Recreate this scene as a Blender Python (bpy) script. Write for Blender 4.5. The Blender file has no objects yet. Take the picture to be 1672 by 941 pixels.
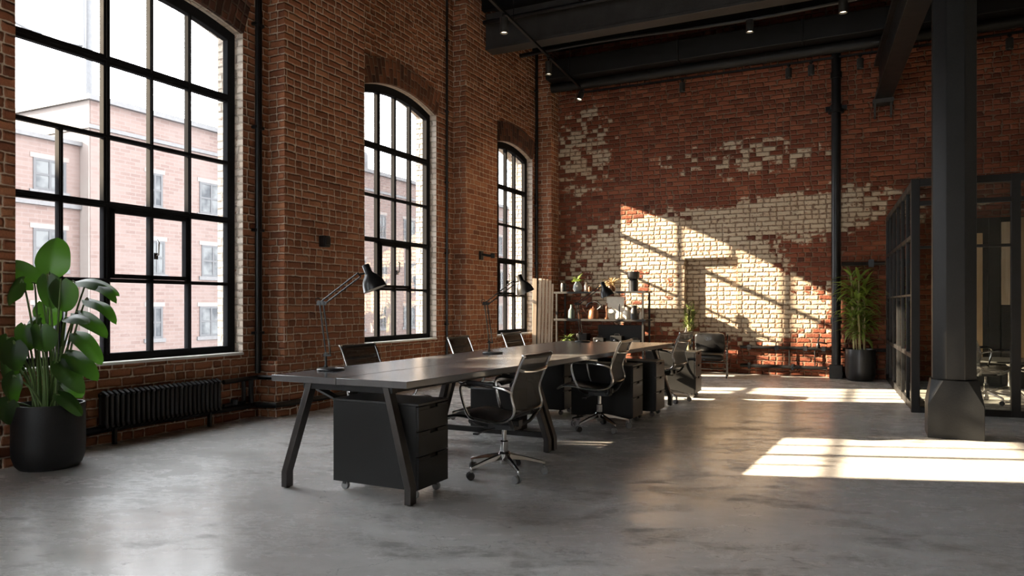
import bpy, bmesh, math, random
from mathutils import Vector, Matrix, noise
PI = math.pi
R = math.radians
scn = bpy.context.scene
COL = scn.collection
rng = random.Random(7)

# ------------------------------------------------------------------ mesh helper
class MB:
    def __init__(self):
        self.bm = bmesh.new()
        self.uv = self.bm.loops.layers.uv.new('UVMap')
    def face(self, pts, mi=0):
        vs = [self.bm.verts.new(p) for p in pts]
        f = self.bm.faces.new(vs); f.material_index = mi
        return f
    def box(self, x0, x1, y0, y1, z0, z1, M=None, mi=0):
        c = [Vector((x, y, z)) for x in (x0, x1) for y in (y0, y1) for z in (z0, z1)]
        if M is not None: c = [M @ v for v in c]
        v = [self.bm.verts.new(p) for p in c]
        for q in ((0,1,3,2),(4,6,7,5),(0,4,5,1),(2,3,7,6),(0,2,6,4),(1,5,7,3)):
            f = self.bm.faces.new([v[i] for i in q]); f.material_index = mi
        return self
    def cbox(self, c, s, M=None, mi=0):
        return self.box(c[0]-s[0]/2, c[0]+s[0]/2, c[1]-s[1]/2, c[1]+s[1]/2, c[2]-s[2]/2, c[2]+s[2]/2, M, mi)
    def prism(self, poly, z0, z1, M=None, mi=0):
        M = M or Matrix()
        a = [self.bm.verts.new(M @ Vector((p[0], p[1], z0))) for p in poly]
        b = [self.bm.verts.new(M @ Vector((p[0], p[1], z1))) for p in poly]
        n = len(poly)
        fs = [self.bm.faces.new(a[::-1]), self.bm.faces.new(b)]
        for i in range(n):
            fs.append(self.bm.faces.new([a[i], a[(i+1) % n], b[(i+1) % n], b[i]]))
        for f in fs: f.material_index = mi
        return self
    def loft(self, rings, cap=True, mi=0):
        vr = [[self.bm.verts.new(p) for p in r] for r in rings]
        n = len(rings[0])
        for a, b in zip(vr[:-1], vr[1:]):
            for i in range(n):
                f = self.bm.faces.new([a[i], a[(i+1) % n], b[(i+1) % n], b[i]]); f.material_index = mi
        if cap:
            for r in (vr[0][::-1], vr[-1]):
                f = self.bm.faces.new(r); f.material_index = mi
        return self
    def lathe(self, prof, n=28, M=None, mi=0):
        M = M or Matrix()
        rings = []
        for r, z in prof:
            r = max(r, 1e-4)
            rings.append([M @ Vector((r*math.cos(2*PI*i/n), r*math.sin(2*PI*i/n), z)) for i in range(n)])
        return self.loft(rings, True, mi)
    def tube(self, pts, r, n=10, mi=0, flat=None):
        pts = [Vector(p) for p in pts]
        rr = r if isinstance(r, (list, tuple)) else [r]*len(pts)
        t0 = (pts[1]-pts[0]).normalized()
        up = Vector((0,0,1)) if abs(t0.z) < .9 else Vector((0,1,0))
        u = t0.cross(up).normalized()
        rings = []
        for i, p in enumerate(pts):
            if i == 0: t = pts[1]-pts[0]
            elif i == len(pts)-1: t = pts[-1]-pts[-2]
            else: t = (pts[i]-pts[i-1]).normalized() + (pts[i+1]-pts[i]).normalized()
            t.normalize()
            u = (u - t*u.dot(t)).normalized()
            v = t.cross(u)
            a, b = (rr[i], rr[i]) if flat is None else (flat[0], flat[1])
            rings.append([p + u*a*math.cos(2*PI*k/n) + v*b*math.sin(2*PI*k/n) for k in range(n)])
        return self.loft(rings, True, mi)
    def bar(self, p, q, w, h, side=None):
        """rectangular bar from p to q, w across side axis, h in the other"""
        p, q = Vector(p), Vector(q); t = (q-p).normalized()
        s = Vector(side) if side else (t.cross(Vector((0,0,1))) if abs(t.z) < .95 else Vector((1,0,0)))
        s = (s - t*s.dot(t)).normalized(); k = t.cross(s)
        r = lambda c: [c+s*w/2+k*h/2, c-s*w/2+k*h/2, c-s*w/2-k*h/2, c+s*w/2-k*h/2]
        return self.loft([r(p), r(q)])
    def boxuv(self):
        for f in self.bm.faces:
            f.normal_update(); n = f.normal
            for l in f.loops:
                c = l.vert.co
                if abs(n.z) > .8: l[self.uv].uv = (c.y, c.x)
                elif abs(n.x) > abs(n.y): l[self.uv].uv = (c.y, c.z)
                else: l[self.uv].uv = (c.x+.11, c.z)
    def build(self, name, mats, parent=None, bevel=0, angle=35, boxuv=False, subsurf=0, segs=2, weld=False):
        if weld: bmesh.ops.remove_doubles(self.bm, verts=self.bm.verts, dist=1e-5)
        bmesh.ops.recalc_face_normals(self.bm, faces=self.bm.faces)
        if boxuv: self.boxuv()
        for f in self.bm.faces: f.smooth = True
        me = bpy.data.meshes.new(name)
        self.bm.to_mesh(me); self.bm.free()
        me.set_sharp_from_angle(angle=R(angle))
        for m in (mats if isinstance(mats, (list, tuple)) else [mats]): me.materials.append(m)
        o = bpy.data.objects.new(name, me); COL.objects.link(o)
        if parent: o.parent = parent
        if bevel:
            b = o.modifiers.new('Bevel', 'BEVEL'); b.width = bevel; b.segments = segs; b.limit_method = 'ANGLE'; b.angle_limit = R(40)
        if subsurf:
            s = o.modifiers.new('Sub', 'SUBSURF'); s.levels = s.render_levels = subsurf
        return o

def tag(o, label=None, cat=None, group=None, kind=None):
    if label: o['label'] = label
    if cat: o['category'] = cat
    if group: o['group'] = group
    if kind: o['kind'] = kind
    return o
def thing(name, label, cat, loc=(0,0,0), rz=0, group=None, kind=None):
    o = bpy.data.objects.new(name, None); COL.objects.link(o)
    o.empty_display_size = .1
    o.location = loc; o.rotation_euler = (0,0,rz)
    return tag(o, label, cat, group, kind)
CH = {}
def kids(o): return [c for c in bpy.data.objects if c.parent == o]
def dup(root, loc, rz=0, label=None, group=None):
    def rec(o, par):
        c = o.copy(); COL.objects.link(c)
        if par: c.parent = par
        for k in kids(o): rec(k, c)
        return c
    c = rec(root, None)
    c.location = loc; c.rotation_euler = (0,0,rz)
    if label: c['label'] = label
    if group: c['group'] = group
    return c

# ------------------------------------------------------------------ node helper
class S:
    """socket wrapper with arithmetic"""
    def __init__(s, nt, sock): s.nt, s.k = nt, sock
    def _m(s, op, *a, clamp=False):
        n = s.nt.nodes.new('ShaderNodeMath'); n.operation = op; n.use_clamp = clamp
        for i, v in enumerate((s,)+a):
            if isinstance(v, S): s.nt.links.new(v.k, n.inputs[i])
            else: n.inputs[i].default_value = v
        return S(s.nt, n.outputs[0])
    def __add__(s, o): return s._m('ADD', o)
    __radd__ = __add__
    def __sub__(s, o): return s._m('SUBTRACT', o)
    def __rsub__(s, o): return (s*-1)+o
    def __mul__(s, o): return s._m('MULTIPLY', o)
    __rmul__ = __mul__
    def __truediv__(s, o): return s._m('DIVIDE', o)
    def floor(s): return s._m('FLOOR')
    def fract(s): return s._m('FRACT')
    def abs(s): return s._m('ABSOLUTE')
    def mod(s, v): return s._m('FLOORED_MODULO', v)
    def min(s, v): return s._m('MINIMUM', v)
    def max(s, v): return s._m('MAXIMUM', v)
    def smin(s, v, d): return s._m('SMOOTH_MIN', v, d)
    def clamp(s): return s._m('ADD', 0.0, clamp=True)
    def exp(s): return s._m('EXPONENT')
    def pow(s, v): return s._m('POWER', v)
    def ramp(s, a, b, smooth=True):
        n = s.nt.nodes.new('ShaderNodeMapRange'); n.interpolation_type = 'SMOOTHSTEP' if smooth else 'LINEAR'; n.clamp = True
        s.nt.links.new(s.k, n.inputs['Value']); n.inputs['From Min'].default_value = a; n.inputs['From Max'].default_value = b
        if a > b:
            n.inputs['From Min'].default_value = b; n.inputs['From Max'].default_value = a
            n.inputs['To Min'].default_value = 1; n.inputs['To Max'].default_value = 0
        return S(s.nt, n.outputs[0])

class Mat:
    def __init__(m, name):
        m.mat = bpy.data.materials.new(name); m.mat.use_nodes = True
        m.nt = m.mat.node_tree; m.b = m.nt.nodes['Principled BSDF']; m.out = m.nt.nodes['Material Output']
    def link(m, a, b): m.nt.links.new(a.k if isinstance(a, S) else a, b)
    def sep(m, v):
        n = m.nt.nodes.new('ShaderNodeSeparateXYZ'); m.link(v, n.inputs[0]); return [S(m.nt, n.outputs[i]) for i in range(3)]
    def comb(m, x=0, y=0, z=0):
        n = m.nt.nodes.new('ShaderNodeCombineXYZ')
        for i, v in enumerate((x, y, z)):
            if isinstance(v, S): m.link(v, n.inputs[i])
            else: n.inputs[i].default_value = v
        return S(m.nt, n.outputs[0])
    def uv(m):
        n = m.nt.nodes.new('ShaderNodeTexCoord'); return S(m.nt, n.outputs['UV'])
    def obj(m):
        n = m.nt.nodes.new('ShaderNodeTexCoord'); return S(m.nt, n.outputs['Object'])
    def pos(m):
        n = m.nt.nodes.new('ShaderNodeNewGeometry'); return S(m.nt, n.outputs['Position'])
    def noise(m, v, scale, detail=4, rough=.55, dist=0, color=False):
        n = m.nt.nodes.new('ShaderNodeTexNoise'); m.link(v, n.inputs['Vector'])
        n.inputs['Scale'].default_value = scale; n.inputs['Detail'].default_value = detail
        n.inputs['Roughness'].default_value = rough; n.inputs['Distortion'].default_value = dist
        return S(m.nt, n.outputs['Color' if color else 'Fac'])
    def white(m, v):
        n = m.nt.nodes.new('ShaderNodeTexWhiteNoise'); n.noise_dimensions = '3D'; m.link(v, n.inputs['Vector'])
        return S(m.nt, n.outputs['Value'])
    def cramp(m, f, stops):
        n = m.nt.nodes.new('ShaderNodeValToRGB'); m.link(f, n.inputs[0])
        e = n.color_ramp.elements
        while len(e) < len(stops): e.new(.5)
        for el, (p, c) in zip(e, stops): el.position = p; el.color = (*c, 1)
        return S(m.nt, n.outputs[0])
    def mix(m, f, a, b, mode='MIX'):
        n = m.nt.nodes.new('ShaderNodeMix'); n.data_type = 'RGBA'; n.blend_type = mode
        for v, i in ((f, 0), (a, 6), (b, 7)):
            if isinstance(v, S): m.link(v, n.inputs[i])
            elif i == 0: n.inputs[0].default_value = v
            else: n.inputs[i].default_value = (*v, 1)
        return S(m.nt, n.outputs[2])
    def set(m, **k):
        for a, v in k.items():
            s = m.b.inputs[a.replace('_', ' ')]
            if isinstance(v, S): m.link(v, s)
            elif isinstance(v, tuple) and len(v) == 3: s.default_value = (*v, 1)
            else: s.default_value = v
        return m
    def bump(m, h, dist, strength=1):
        n = m.nt.nodes.new('ShaderNodeBump'); m.link(h, n.inputs['Height']); n.inputs['Distance'].default_value = dist
        n.inputs['Strength'].default_value = strength
        m.nt.links.new(n.outputs[0], m.b.inputs['Normal'])

def plain(name, col, rough=.5, metal=0, var=.15, nscale=8, bump=0, spec=.5):
    m = Mat(name); p = m.obj()
    n = m.noise(p, nscale, 4)
    c0 = tuple(c*(1-var) for c in col); c1 = tuple(min(1, c*(1+var)) for c in col)
    m.set(Base_Color=m.cramp(n, [(.3, c0), (.7, c1)]), Metallic=metal, Roughness=(n*.16+(rough-.08)).clamp())
    m.b.inputs['Specular IOR Level'].default_value = spec
    if bump: m.bump(m.noise(p, 60, 3), bump)
    return m.mat

BH, BL = .080, .222
def brick(name, stops, mortar, regions=None, white_bias=.0, whitecol=((.40,.33,.245),(.64,.56,.43)), bumpd=.018, erode=.004):
    m = Mat(name)
    uv = m.uv(); pos = m.pos()
    u, v, _ = m.sep(uv)
    nn = m.noise(pos, 5.5, 3, color=True); a, b, c = m.sep(nn)
    u = u + (a-.5)*.030; v = v + (b-.5)*.022
    rowf = v/BH; row = rowf.floor()
    rr = m.white(m.comb(row, 3.7, 1.3))
    uf = u/BL + row.mod(2)*.5 + rr*.16
    col = uf.floor()
    idv = m.comb(col, row, .5)
    r1 = m.white(idv); r2 = m.white(m.comb(row, col, 7.7)); 
    # some bricks are laid as two headers
    hd = r2._m('GREATER_THAN', .62)
    fx0 = uf.fract()
    fxh = (fx0*2).fract()*.5
    fx = (fx0*(1-hd) + fxh*hd)*BL
    wid = (1-hd*.5)*BL
    half = (fx0*2).floor()*hd
    r1 = (r1 + half*.37).fract()
    fy = rowf.fract()*BH
    dx = fx.min(wid-fx); dy = fy.min((fy*-1)+BH)
    fine = m.noise(pos, 34, 3)
    d = dx.smin(dy, .018) + (fine-.5)*.011
    d = d - m.noise(pos, 10, 4, .6).ramp(.50, .72)*erode
    mask = d.ramp(.001, .0075)
    ht = d.ramp(.0, .020)*.75 + fine*.28 + r2*.22
    big = m.noise(pos, .55, 4); mid = m.noise(pos, 2.4, 4)
    bc = m.cramp((r1*.72 + mid*.34 - .03 + (big-.5)*.5).clamp(), stops)
    grain = m.noise(pos, 90, 2)
    bc = m.mix((grain-.5).abs()*1.0, bc, (.02,.012,.01), 'MIX')
    mc = m.mix(m.noise(pos, 9, 3), tuple(x*.55 for x in mortar), mortar)
    # whitened bricks: old whitewash on the walls, skylight put into the jamb colour
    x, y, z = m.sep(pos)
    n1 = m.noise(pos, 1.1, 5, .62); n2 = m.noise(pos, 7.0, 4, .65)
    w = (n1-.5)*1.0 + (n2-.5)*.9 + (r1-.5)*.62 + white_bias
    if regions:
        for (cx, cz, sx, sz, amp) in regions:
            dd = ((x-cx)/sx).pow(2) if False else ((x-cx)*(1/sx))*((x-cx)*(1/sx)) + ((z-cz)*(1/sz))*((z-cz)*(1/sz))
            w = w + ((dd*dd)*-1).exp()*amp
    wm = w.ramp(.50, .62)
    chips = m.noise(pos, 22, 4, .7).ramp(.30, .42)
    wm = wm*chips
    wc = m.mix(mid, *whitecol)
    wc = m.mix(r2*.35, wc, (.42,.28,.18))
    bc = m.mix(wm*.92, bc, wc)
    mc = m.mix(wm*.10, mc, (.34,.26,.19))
    m.set(Base_Color=m.mix(mask, mc, bc), Roughness=.86)
    m.b.inputs['Specular IOR Level'].default_value = .25
    m.bump(ht, bumpd)
    return m.mat

# ------------------------------------------------------------------ materials
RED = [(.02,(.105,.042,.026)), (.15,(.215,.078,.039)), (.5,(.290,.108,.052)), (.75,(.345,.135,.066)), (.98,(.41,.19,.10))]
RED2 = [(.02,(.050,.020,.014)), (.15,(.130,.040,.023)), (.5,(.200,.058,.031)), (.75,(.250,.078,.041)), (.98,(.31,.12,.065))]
M = {}
M['brick_left'] = brick('brick_left_wall', RED, (.70,.545,.41), None, white_bias=-.04, bumpd=.030)
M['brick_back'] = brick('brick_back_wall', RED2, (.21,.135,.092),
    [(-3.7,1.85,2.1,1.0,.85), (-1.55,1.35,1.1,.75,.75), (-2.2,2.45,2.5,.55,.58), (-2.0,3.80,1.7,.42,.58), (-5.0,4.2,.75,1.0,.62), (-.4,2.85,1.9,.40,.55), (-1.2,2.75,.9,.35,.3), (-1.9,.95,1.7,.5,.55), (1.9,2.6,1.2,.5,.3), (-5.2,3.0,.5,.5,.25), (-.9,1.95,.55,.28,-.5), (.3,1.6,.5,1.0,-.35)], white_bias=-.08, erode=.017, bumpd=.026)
M['lit_brick_reveal'] = brick('lit_brick_reveal', RED, (.50,.42,.34), None, white_bias=1.2, whitecol=((.62,.54,.45),(.82,.75,.66)))  # strong skylight on jambs and soffits put in as near-white brick
M['plaster'] = plain('bounce_plaster', (.72,.70,.67), .9, 0, .05, 2)  # white picked for the unseen walls so they bounce fill light
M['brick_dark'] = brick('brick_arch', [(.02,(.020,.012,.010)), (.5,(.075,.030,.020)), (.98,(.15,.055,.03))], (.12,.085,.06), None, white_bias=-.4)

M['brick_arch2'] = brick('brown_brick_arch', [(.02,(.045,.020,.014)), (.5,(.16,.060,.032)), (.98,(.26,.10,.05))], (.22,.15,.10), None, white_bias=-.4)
# facade across the street: smaller courses, pale red with the street haze mixed into the colour
def facade(name, c0, c1, mort):
    m = Mat(name); uv = m.uv(); pos = m.pos()
    t = m.nt.nodes.new('ShaderNodeTexBrick'); m.link(uv, t.inputs['Vector'])
    t.inputs['Scale'].default_value = 1; t.inputs['Brick Width'].default_value = .34; t.inputs['Row Height'].default_value = .115
    t.inputs['Mortar Size'].default_value = .014; t.inputs['Mortar Smooth'].default_value = .3
    t.inputs['Color1'].default_value = (*c0, 1); t.inputs['Color2'].default_value = (*c1, 1); t.inputs['Mortar'].default_value = (*mort, 1)
    n = m.noise(pos, .5, 5, .6); 
    c = m.mix(n.ramp(.40, .75)*.6, S(m.nt, t.outputs['Color']), (.115,.087,.079))
    g = m.noise(pos, 6, 3)
    c = m.mix(g*.30, c, tuple(x*.7 for x in c0))
    m.set(Base_Color=c, Roughness=.9)
    return m.mat
M['facade'] = facade('hazy_facade_brick', (.080,.051,.044), (.105,.073,.064), (.105,.083,.076))
M['facade_pale'] = facade('pale_facade_brick', (.135,.115,.105), (.145,.125,.115), (.14,.123,.113))

# polished concrete floor
def concrete():
    m = Mat('polished_concrete'); p = m.pos(); x, y, z = m.sep(p)
    u = x*.93+y*.36; v = y*.93-x*.36                       # trowel direction
    st = m.comb(u*.55, v*1.5, 0); st2 = m.comb(u*1.0, v*1.9, 3)
    a = m.noise(st, .55, 5, .58, .3); b = m.noise(st2, 2.2, 8, .68, .3); c = m.noise(p, 13, 6, .7); f = m.noise(st2, 8, 6, .7); g = m.noise(p, 170, 2)
    base = m.cramp((a*.5+b*.36+c*.14).clamp(), [(.34,(.46,.45,.435)), (.47,(.62,.61,.595)), (.58,(.72,.71,.695)), (.70,(.76,.75,.735))])
    smear = (b.ramp(.47, .64)*.85 + a.ramp(.50, .66)*.45)*(f.ramp(.36, .60)*.75+.25)
    base = m.mix((smear*.9).clamp(), base, (.17,.158,.145))
    spots = m.noise(st2, 4.0, 7, .75, .6).ramp(.57, .66)*c.ramp(.40, .56)*a.ramp(.44, .58)
    base = m.mix(spots*.85, base, (.085,.072,.062))
    warm = m.noise(p, .7, 4).ramp(.50, .72)
    base = m.mix(warm*.30, base, (.42,.35,.28))
    vn = m.nt.nodes.new('ShaderNodeTexVoronoi'); vn.feature = 'DISTANCE_TO_EDGE'; vn.inputs['Scale'].default_value = .42
    wob = m.noise(p, 2.2, 5, .6, color=True); wx, wy, wz = m.sep(wob)
    m.link(m.comb(x+wx*.9, y+wy*.9, 0), vn.inputs['Vector'])
    crack = S(m.nt, vn.outputs['Distance']).ramp(.003, .0)*c.ramp(.40,.6)
    base = m.mix(crack*.6, base, (.10,.09,.08))
    base = m.mix((g-.5).abs()*.35, base, (.2,.2,.2))
    m.set(Base_Color=base, Roughness=(b*.34 + f*.20 + smear*.16 - .03).clamp().max(.16))
    m.b.inputs['Specular IOR Level'].default_value = .6
    m.bump(b*.5+f*.3+c*.3, .004, .35)
    return m.mat
M['floor'] = concrete()
M['ceiling'] = plain('black_ceiling', (.006,.006,.0065), .9, 0, .15, 8, 0, .1)
M['black_steel'] = plain('black_steel', (.008,.008,.0085), .45, .0, .3, 6, 0, .3)
M['window_steel'] = plain('window_steel', (.012,.012,.013), .85, 0, .2, 6, 0, .06)
M['beam'] = plain('painted_beam_steel', (.034,.032,.031), .55, 0, .3, 4, .002, .3)
M['column'] = plain('painted_cast_iron', (.007,.0075,.008), .46, 0, .25, 5, .001, .3)
M['duct'] = plain('dark_duct_metal', (.012,.012,.012), .5, .2, .2, 3, 0, .3)
M['pipe'] = plain('black_pipe', (.008,.008,.009), .36, .3, .3, 6)
M['radiator'] = plain('radiator_black', (.006,.006,.007), .5, .1, .2, 6)
M['cabinet'] = plain('black_powder_coat', (.008,.008,.008), .42, .0, .15, 3, 0, .3)
M['cabinet_top'] = plain('cabinet_top', (.014,.014,.014), .38, 0, .15, 3)
M['slot'] = plain('drawer_pull_recess', (.004,.004,.004), .8)
M['spot_grey'] = plain('spotlight_housing', (.035,.034,.032), .5, .2)
M['chrome'] = plain('chrome', (.42,.41,.40), .16, 1, .1, 4)
M['chrome_dark'] = plain('dark_chrome', (.20,.195,.19), .22, 1, .1, 4)
M['leg_steel'] = plain('raw_steel_leg', (.045,.040,.037), .34, .6, .3, 5)
M['leather'] = plain('black_leather', (.010,.010,.0105), .30, 0, .2, 10, .001)
M['plastic'] = plain('black_plastic', (.015,.015,.016), .45)
M['caster'] = plain('grey_caster_wheel', (.20,.20,.20), .3)
M['lamp_black'] = plain('lamp_black', (.012,.012,.013), .32, .2)
M['lamp_in'] = plain('shade_inside_white', (.62,.60,.57), .5)
M['pot'] = plain('matt_black_pot', (.005,.005,.0055), .55, 0, .2, 4, .001, .3)
M['pot_metal'] = plain('graphite_pot', (.020,.020,.021), .34, .3, .2, 3)
M['soil'] = plain('potting_soil', (.020,.014,.010), .95, 0, .5, 40, .01)
M['sill'] = plain('pale_stone_sill', (.62,.60,.56), .6, 0, .1, 8)
M['white_ceramic'] = plain('pale_ceramic', (.62,.56,.48), .4)
M['grey_ceramic'] = plain('grey_ceramic', (.22,.23,.23), .45)
M['green_glass'] = plain('grey_green_bottle', (.10,.13,.12), .2)
M['canvas'] = plain('white_canvas', (.74,.69,.60), .8, 0, .08, 12)
M['bronze'] = plain('bronze', (.16,.07,.035), .4, .6)
M['shelf_metal'] = plain('shelf_metal', (.022,.021,.020), .5, .2, .2, 6, 0, .3)
M['straw'] = plain('dried_grass', (.42,.30,.15), .8)
M['stem_green'] = plain('green_stem', (.075,.13,.030), .5)
M['cane'] = plain('pale_cane', (.30,.26,.12), .6)
M['cable'] = plain('grey_cable', (.065,.065,.07), .6)
M['roof_metal'] = plain('grey_coping', (.068,.066,.068), .7)
M['ext_frame'] = plain('grey_window_frame', (.03,.03,.033), .6)
M['tank'] = plain('grey_roof_tank', (.08,.08,.085), .7)

def leafmat(name, c, tr, amt=.45):
    m = Mat(name); p = m.obj()
    n = m.noise(p, 7, 3)
    u, v, _ = m.sep(m.uv())
    vein = ((v*7 - (u-.5).abs()*5).fract()-.5).abs().ramp(.06, .0)*.4 + (u-.5).abs().ramp(.022, .0)*.5
    base = m.cramp(n, [(.3, tuple(x*.75 for x in c)), (.7, tuple(x*1.25 for x in c))])
    base = m.mix(vein.clamp()*.5, base, tuple(min(1, x*1.9) for x in c))
    m.set(Base_Color=base, Roughness=.42)
    t = m.nt.nodes.new('ShaderNodeBsdfTranslucent'); t.inputs[0].default_value = (*tr, 1)
    mx = m.nt.nodes.new('ShaderNodeMixShader'); mx.inputs[0].default_value = amt
    m.nt.links.new(m.b.outputs[0], mx.inputs[1]); m.nt.links.new(t.outputs[0], mx.inputs[2]); m.nt.links.new(mx.outputs[0], m.out.inputs[0])
    return m.mat
M['leaf'] = leafmat('broad_leaf', (.014,.036,.008), (.060,.165,.012), .42)
M['leaf_palm'] = leafmat('palm_leaf', (.15,.23,.05), (.34,.44,.07), .42)  # green brightened to stand in for sun that misses the dracaena
M['leaf_pale'] = leafmat('pale_leaf', (.11,.15,.045), (.18,.22,.06), .35)

def glass(name, tint, refl):
    m = Mat(name)
    t = m.nt.nodes.new('ShaderNodeBsdfTransparent'); t.inputs[0].default_value = (*tint, 1)
    g = m.nt.nodes.new('ShaderNodeBsdfGlossy'); g.inputs['Roughness'].default_value = .02
    f = m.nt.nodes.new('ShaderNodeFresnel'); f.inputs[0].default_value = 1.45
    k = S(m.nt, f.outputs[0])*refl
    mx = m.nt.nodes.new('ShaderNodeMixShader'); m.link(k, mx.inputs[0])
    m.nt.links.new(t.outputs[0], mx.inputs[1]); m.nt.links.new(g.outputs[0], mx.inputs[2]); m.nt.links.new(mx.outputs[0], m.out.inputs[0])
    return m.mat
M['glass'] = glass('window_glass', (.98,.985,.98), .5)
M['glass_part'] = glass('partition_glass', (.90,.91,.89), .8)
def meshfab(name, op):
    m = Mat(name); m.set(Base_Color=(.030,.029,.028), Roughness=.6)
    t = m.nt.nodes.new('ShaderNodeBsdfTransparent')
    mx = m.nt.nodes.new('ShaderNodeMixShader'); mx.inputs[0].default_value = op
    m.nt.links.new(t.outputs[0], mx.inputs[1]); m.nt.links.new(m.b.outputs[0], mx.inputs[2]); m.nt.links.new(mx.outputs[0], m.out.inputs[0])
    return m.mat
M['mesh'] = meshfab('black_chair_mesh', .66)
def wood(name, c0, c1, axis=2, sc=1.0, rough=.6, bmp=.4):
    m = Mat(name); p = m.obj(); x, y, z = m.sep(p)
    k = [18*sc, 18*sc, 18*sc]; k[axis] = 1.2*sc
    q = m.comb(x*k[0], y*k[1], z*k[2])
    n = m.noise(q, 1.0, 5, .6, .6); f = m.noise(p, 3, 3)
    m.set(Base_Color=m.cramp((n*.75+f*.25).clamp(), [(.32, c0), (.68, c1)]), Roughness=(n*.15+rough-.07).clamp())
    if bmp: m.bump(n, .002, bmp)
    return m.mat
M['board'] = wood('pale_board', (.36,.27,.19), (.58,.47,.36), 2)
M['plywood'] = wood('warm_plywood', (.30,.19,.10), (.46,.32,.18), 2)
M['oak'] = wood('oak_top', (.30,.17,.08), (.46,.28,.14), 0)
def desktop():
    m = Mat('dark_desktop'); p = m.obj(); x, y, z = m.sep(p)
    n = m.noise(m.comb(x*9, y*.8, z), 1, 5, .6); f = m.noise(p, 2.2, 4)
    m.set(Base_Color=m.cramp((n*.5+f*.5).clamp(), [(.3,(.070,.068,.069)), (.7,(.098,.096,.096))]), Roughness=(f*.06+n*.04+.20).clamp())
    m.b.inputs['Specular IOR Level'].default_value = 1.0
    return m.mat
M['desk_top'] = desktop()

def emit(name, col, st):
    m = Mat(name); m.set(Base_Color=(.8,.8,.8), Emission_Color=col, Emission_Strength=st); return m.mat
M['lens'] = emit('lit_lamp_lens', (1,.80,.55), 3)
M['bulb'] = plain('opal_bulb', (.75,.72,.66), .3)

# ------------------------------------------------------------------ room shell
CEIL = 6.15
BACK = 13.1
XO = -6.30                       # outer face of the window wall
RIGHT, REAR = 6.0, -5.6
floor = MB().box(XO, RIGHT+.2, REAR-.2, BACK+.3, -.2, 0).build('floor', M['floor']); tag(floor, kind='structure')
ceil = MB()
ceil.box(XO, RIGHT+.2, REAR-.2, BACK+.3, CEIL, CEIL+.2)
for k in range(17):                                      # boarded joists of the ceiling deck
    y = REAR+.6+k*1.1
    ceil.box(-5.9, RIGHT, y-.05, y+.05, CEIL-.16, CEIL)
tag(ceil.build('ceiling', M['ceiling']), kind='structure')

# bays of the window wall: recess plane, bay range, opening range, sill, spring, rise
BAYS = [dict(n=1, xr=-5.93, y0=3.18, y1=5.93, oy0=3.24, oy1=5.576, sill=.675, spring=4.06, rise=.17,
             cols=[3.742, 4.147, 4.591, 5.013], thick=4.147),
        dict(n=2, xr=-5.93, y0=7.31, y1=9.84, oy0=7.61, oy1=9.36, sill=.675, spring=4.09, rise=.16,
             cols=[8.085, 8.466, 8.843], thick=8.085),
        dict(n=3, xr=-5.80, y0=10.90, y1=12.75, oy0=10.95, oy1=12.56, sill=.655, spring=3.98, rise=.14,
             cols=[11.37, 11.70, 12.05], thick=11.37),
        dict(n=4, xr=-5.93, y0=-1.75, y1=1.01, oy0=-1.64, oy1=.70, sill=.675, spring=4.06, rise=.17,
             cols=[-1.19, -.74, -.26, .19], thick=-.74),  # unseen bay kept for its daylight, set back so sun misses the foreground
        dict(n=5, xr=-5.93, y0=-5.4, y1=-2.65, oy0=-5.3, oy1=-2.95, sill=.675, spring=4.06, rise=.17,
             cols=[-4.83, -4.36, -3.89, -3.42], thick=-4.36)]  # unseen bay, added for fill light from behind the camera
PF = -5.69                        # pier face
def archz(b, y, off=0):
    c = (b['oy0']+b['oy1'])/2; w = (b['oy1']-b['oy0'])/2 + off
    # circular segment
    s = b['rise'] + off*0
    Rr = (w*w+s*s)/(2*s)
    return b['spring'] - (Rr-s) + math.sqrt(max(0, Rr*Rr-(y-c)**2))
def bay_wall(mb, b):
    xf, xb, y0, y1 = b['xr'], XO, b['y0'], b['y1']
    N = 16
    ys = [b['oy0']+(b['oy1']-b['oy0'])*i/N for i in range(N+1)]
    for x in (xf, xb):
        mb.face([(x,y0,0),(x,b['oy0'],0),(x,b['oy0'],CEIL),(x,y0,CEIL)])
        mb.face([(x,b['oy1'],0),(x,y1,0),(x,y1,CEIL),(x,b['oy1'],CEIL)])
        for a, c in zip(ys[:-1], ys[1:]):
            mb.face([(x,a,0),(x,c,0),(x,c,b['sill']),(x,a,b['sill'])])
            mb.face([(x,a,archz(b,a)),(x,c,archz(b,c)),(x,c,CEIL),(x,a,CEIL)])
    for y in (b['oy0'], b['oy1']):
        mb.face([(xf,y,b['sill']),(xb,y,b['sill']),(xb,y,b['spring']),(xf,y,b['spring'])], 1)
    mb.face([(xf,b['oy0'],b['sill']),(xf,b['oy1'],b['sill']),(xb,b['oy1'],b['sill']),(xb,b['oy0'],b['sill'])])
    for a, c in zip(ys[:-1], ys[1:]):
        mb.face([(xf,a,archz(b,a)),(xf,c,archz(b,c)),(xb,c,archz(b,c)),(xb,a,archz(b,a))], 1)
wl = MB()
for b in BAYS: bay_wall(wl, b)
for (a, c, xf) in ((REAR-.2, -5.4, PF), (-2.65, -1.75, PF), (1.01, 3.18, PF), (5.93, 7.31, PF), (9.84, 10.90, PF), (12.75, BACK+.3, -5.49)):
    wl.box(XO, xf, a, c, 0, CEIL)
wl.box(XO+.1, PF+.035, 5.79, 7.40, 0, .60)               # stepped plinths of the piers
wl.box(XO+.1, PF+.035, 9.74, 10.99, 0, .60)
wall_left = tag(wl.build('wall_left', [M['brick_left'], M['lit_brick_reveal']], boxuv=True), kind='structure')
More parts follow.
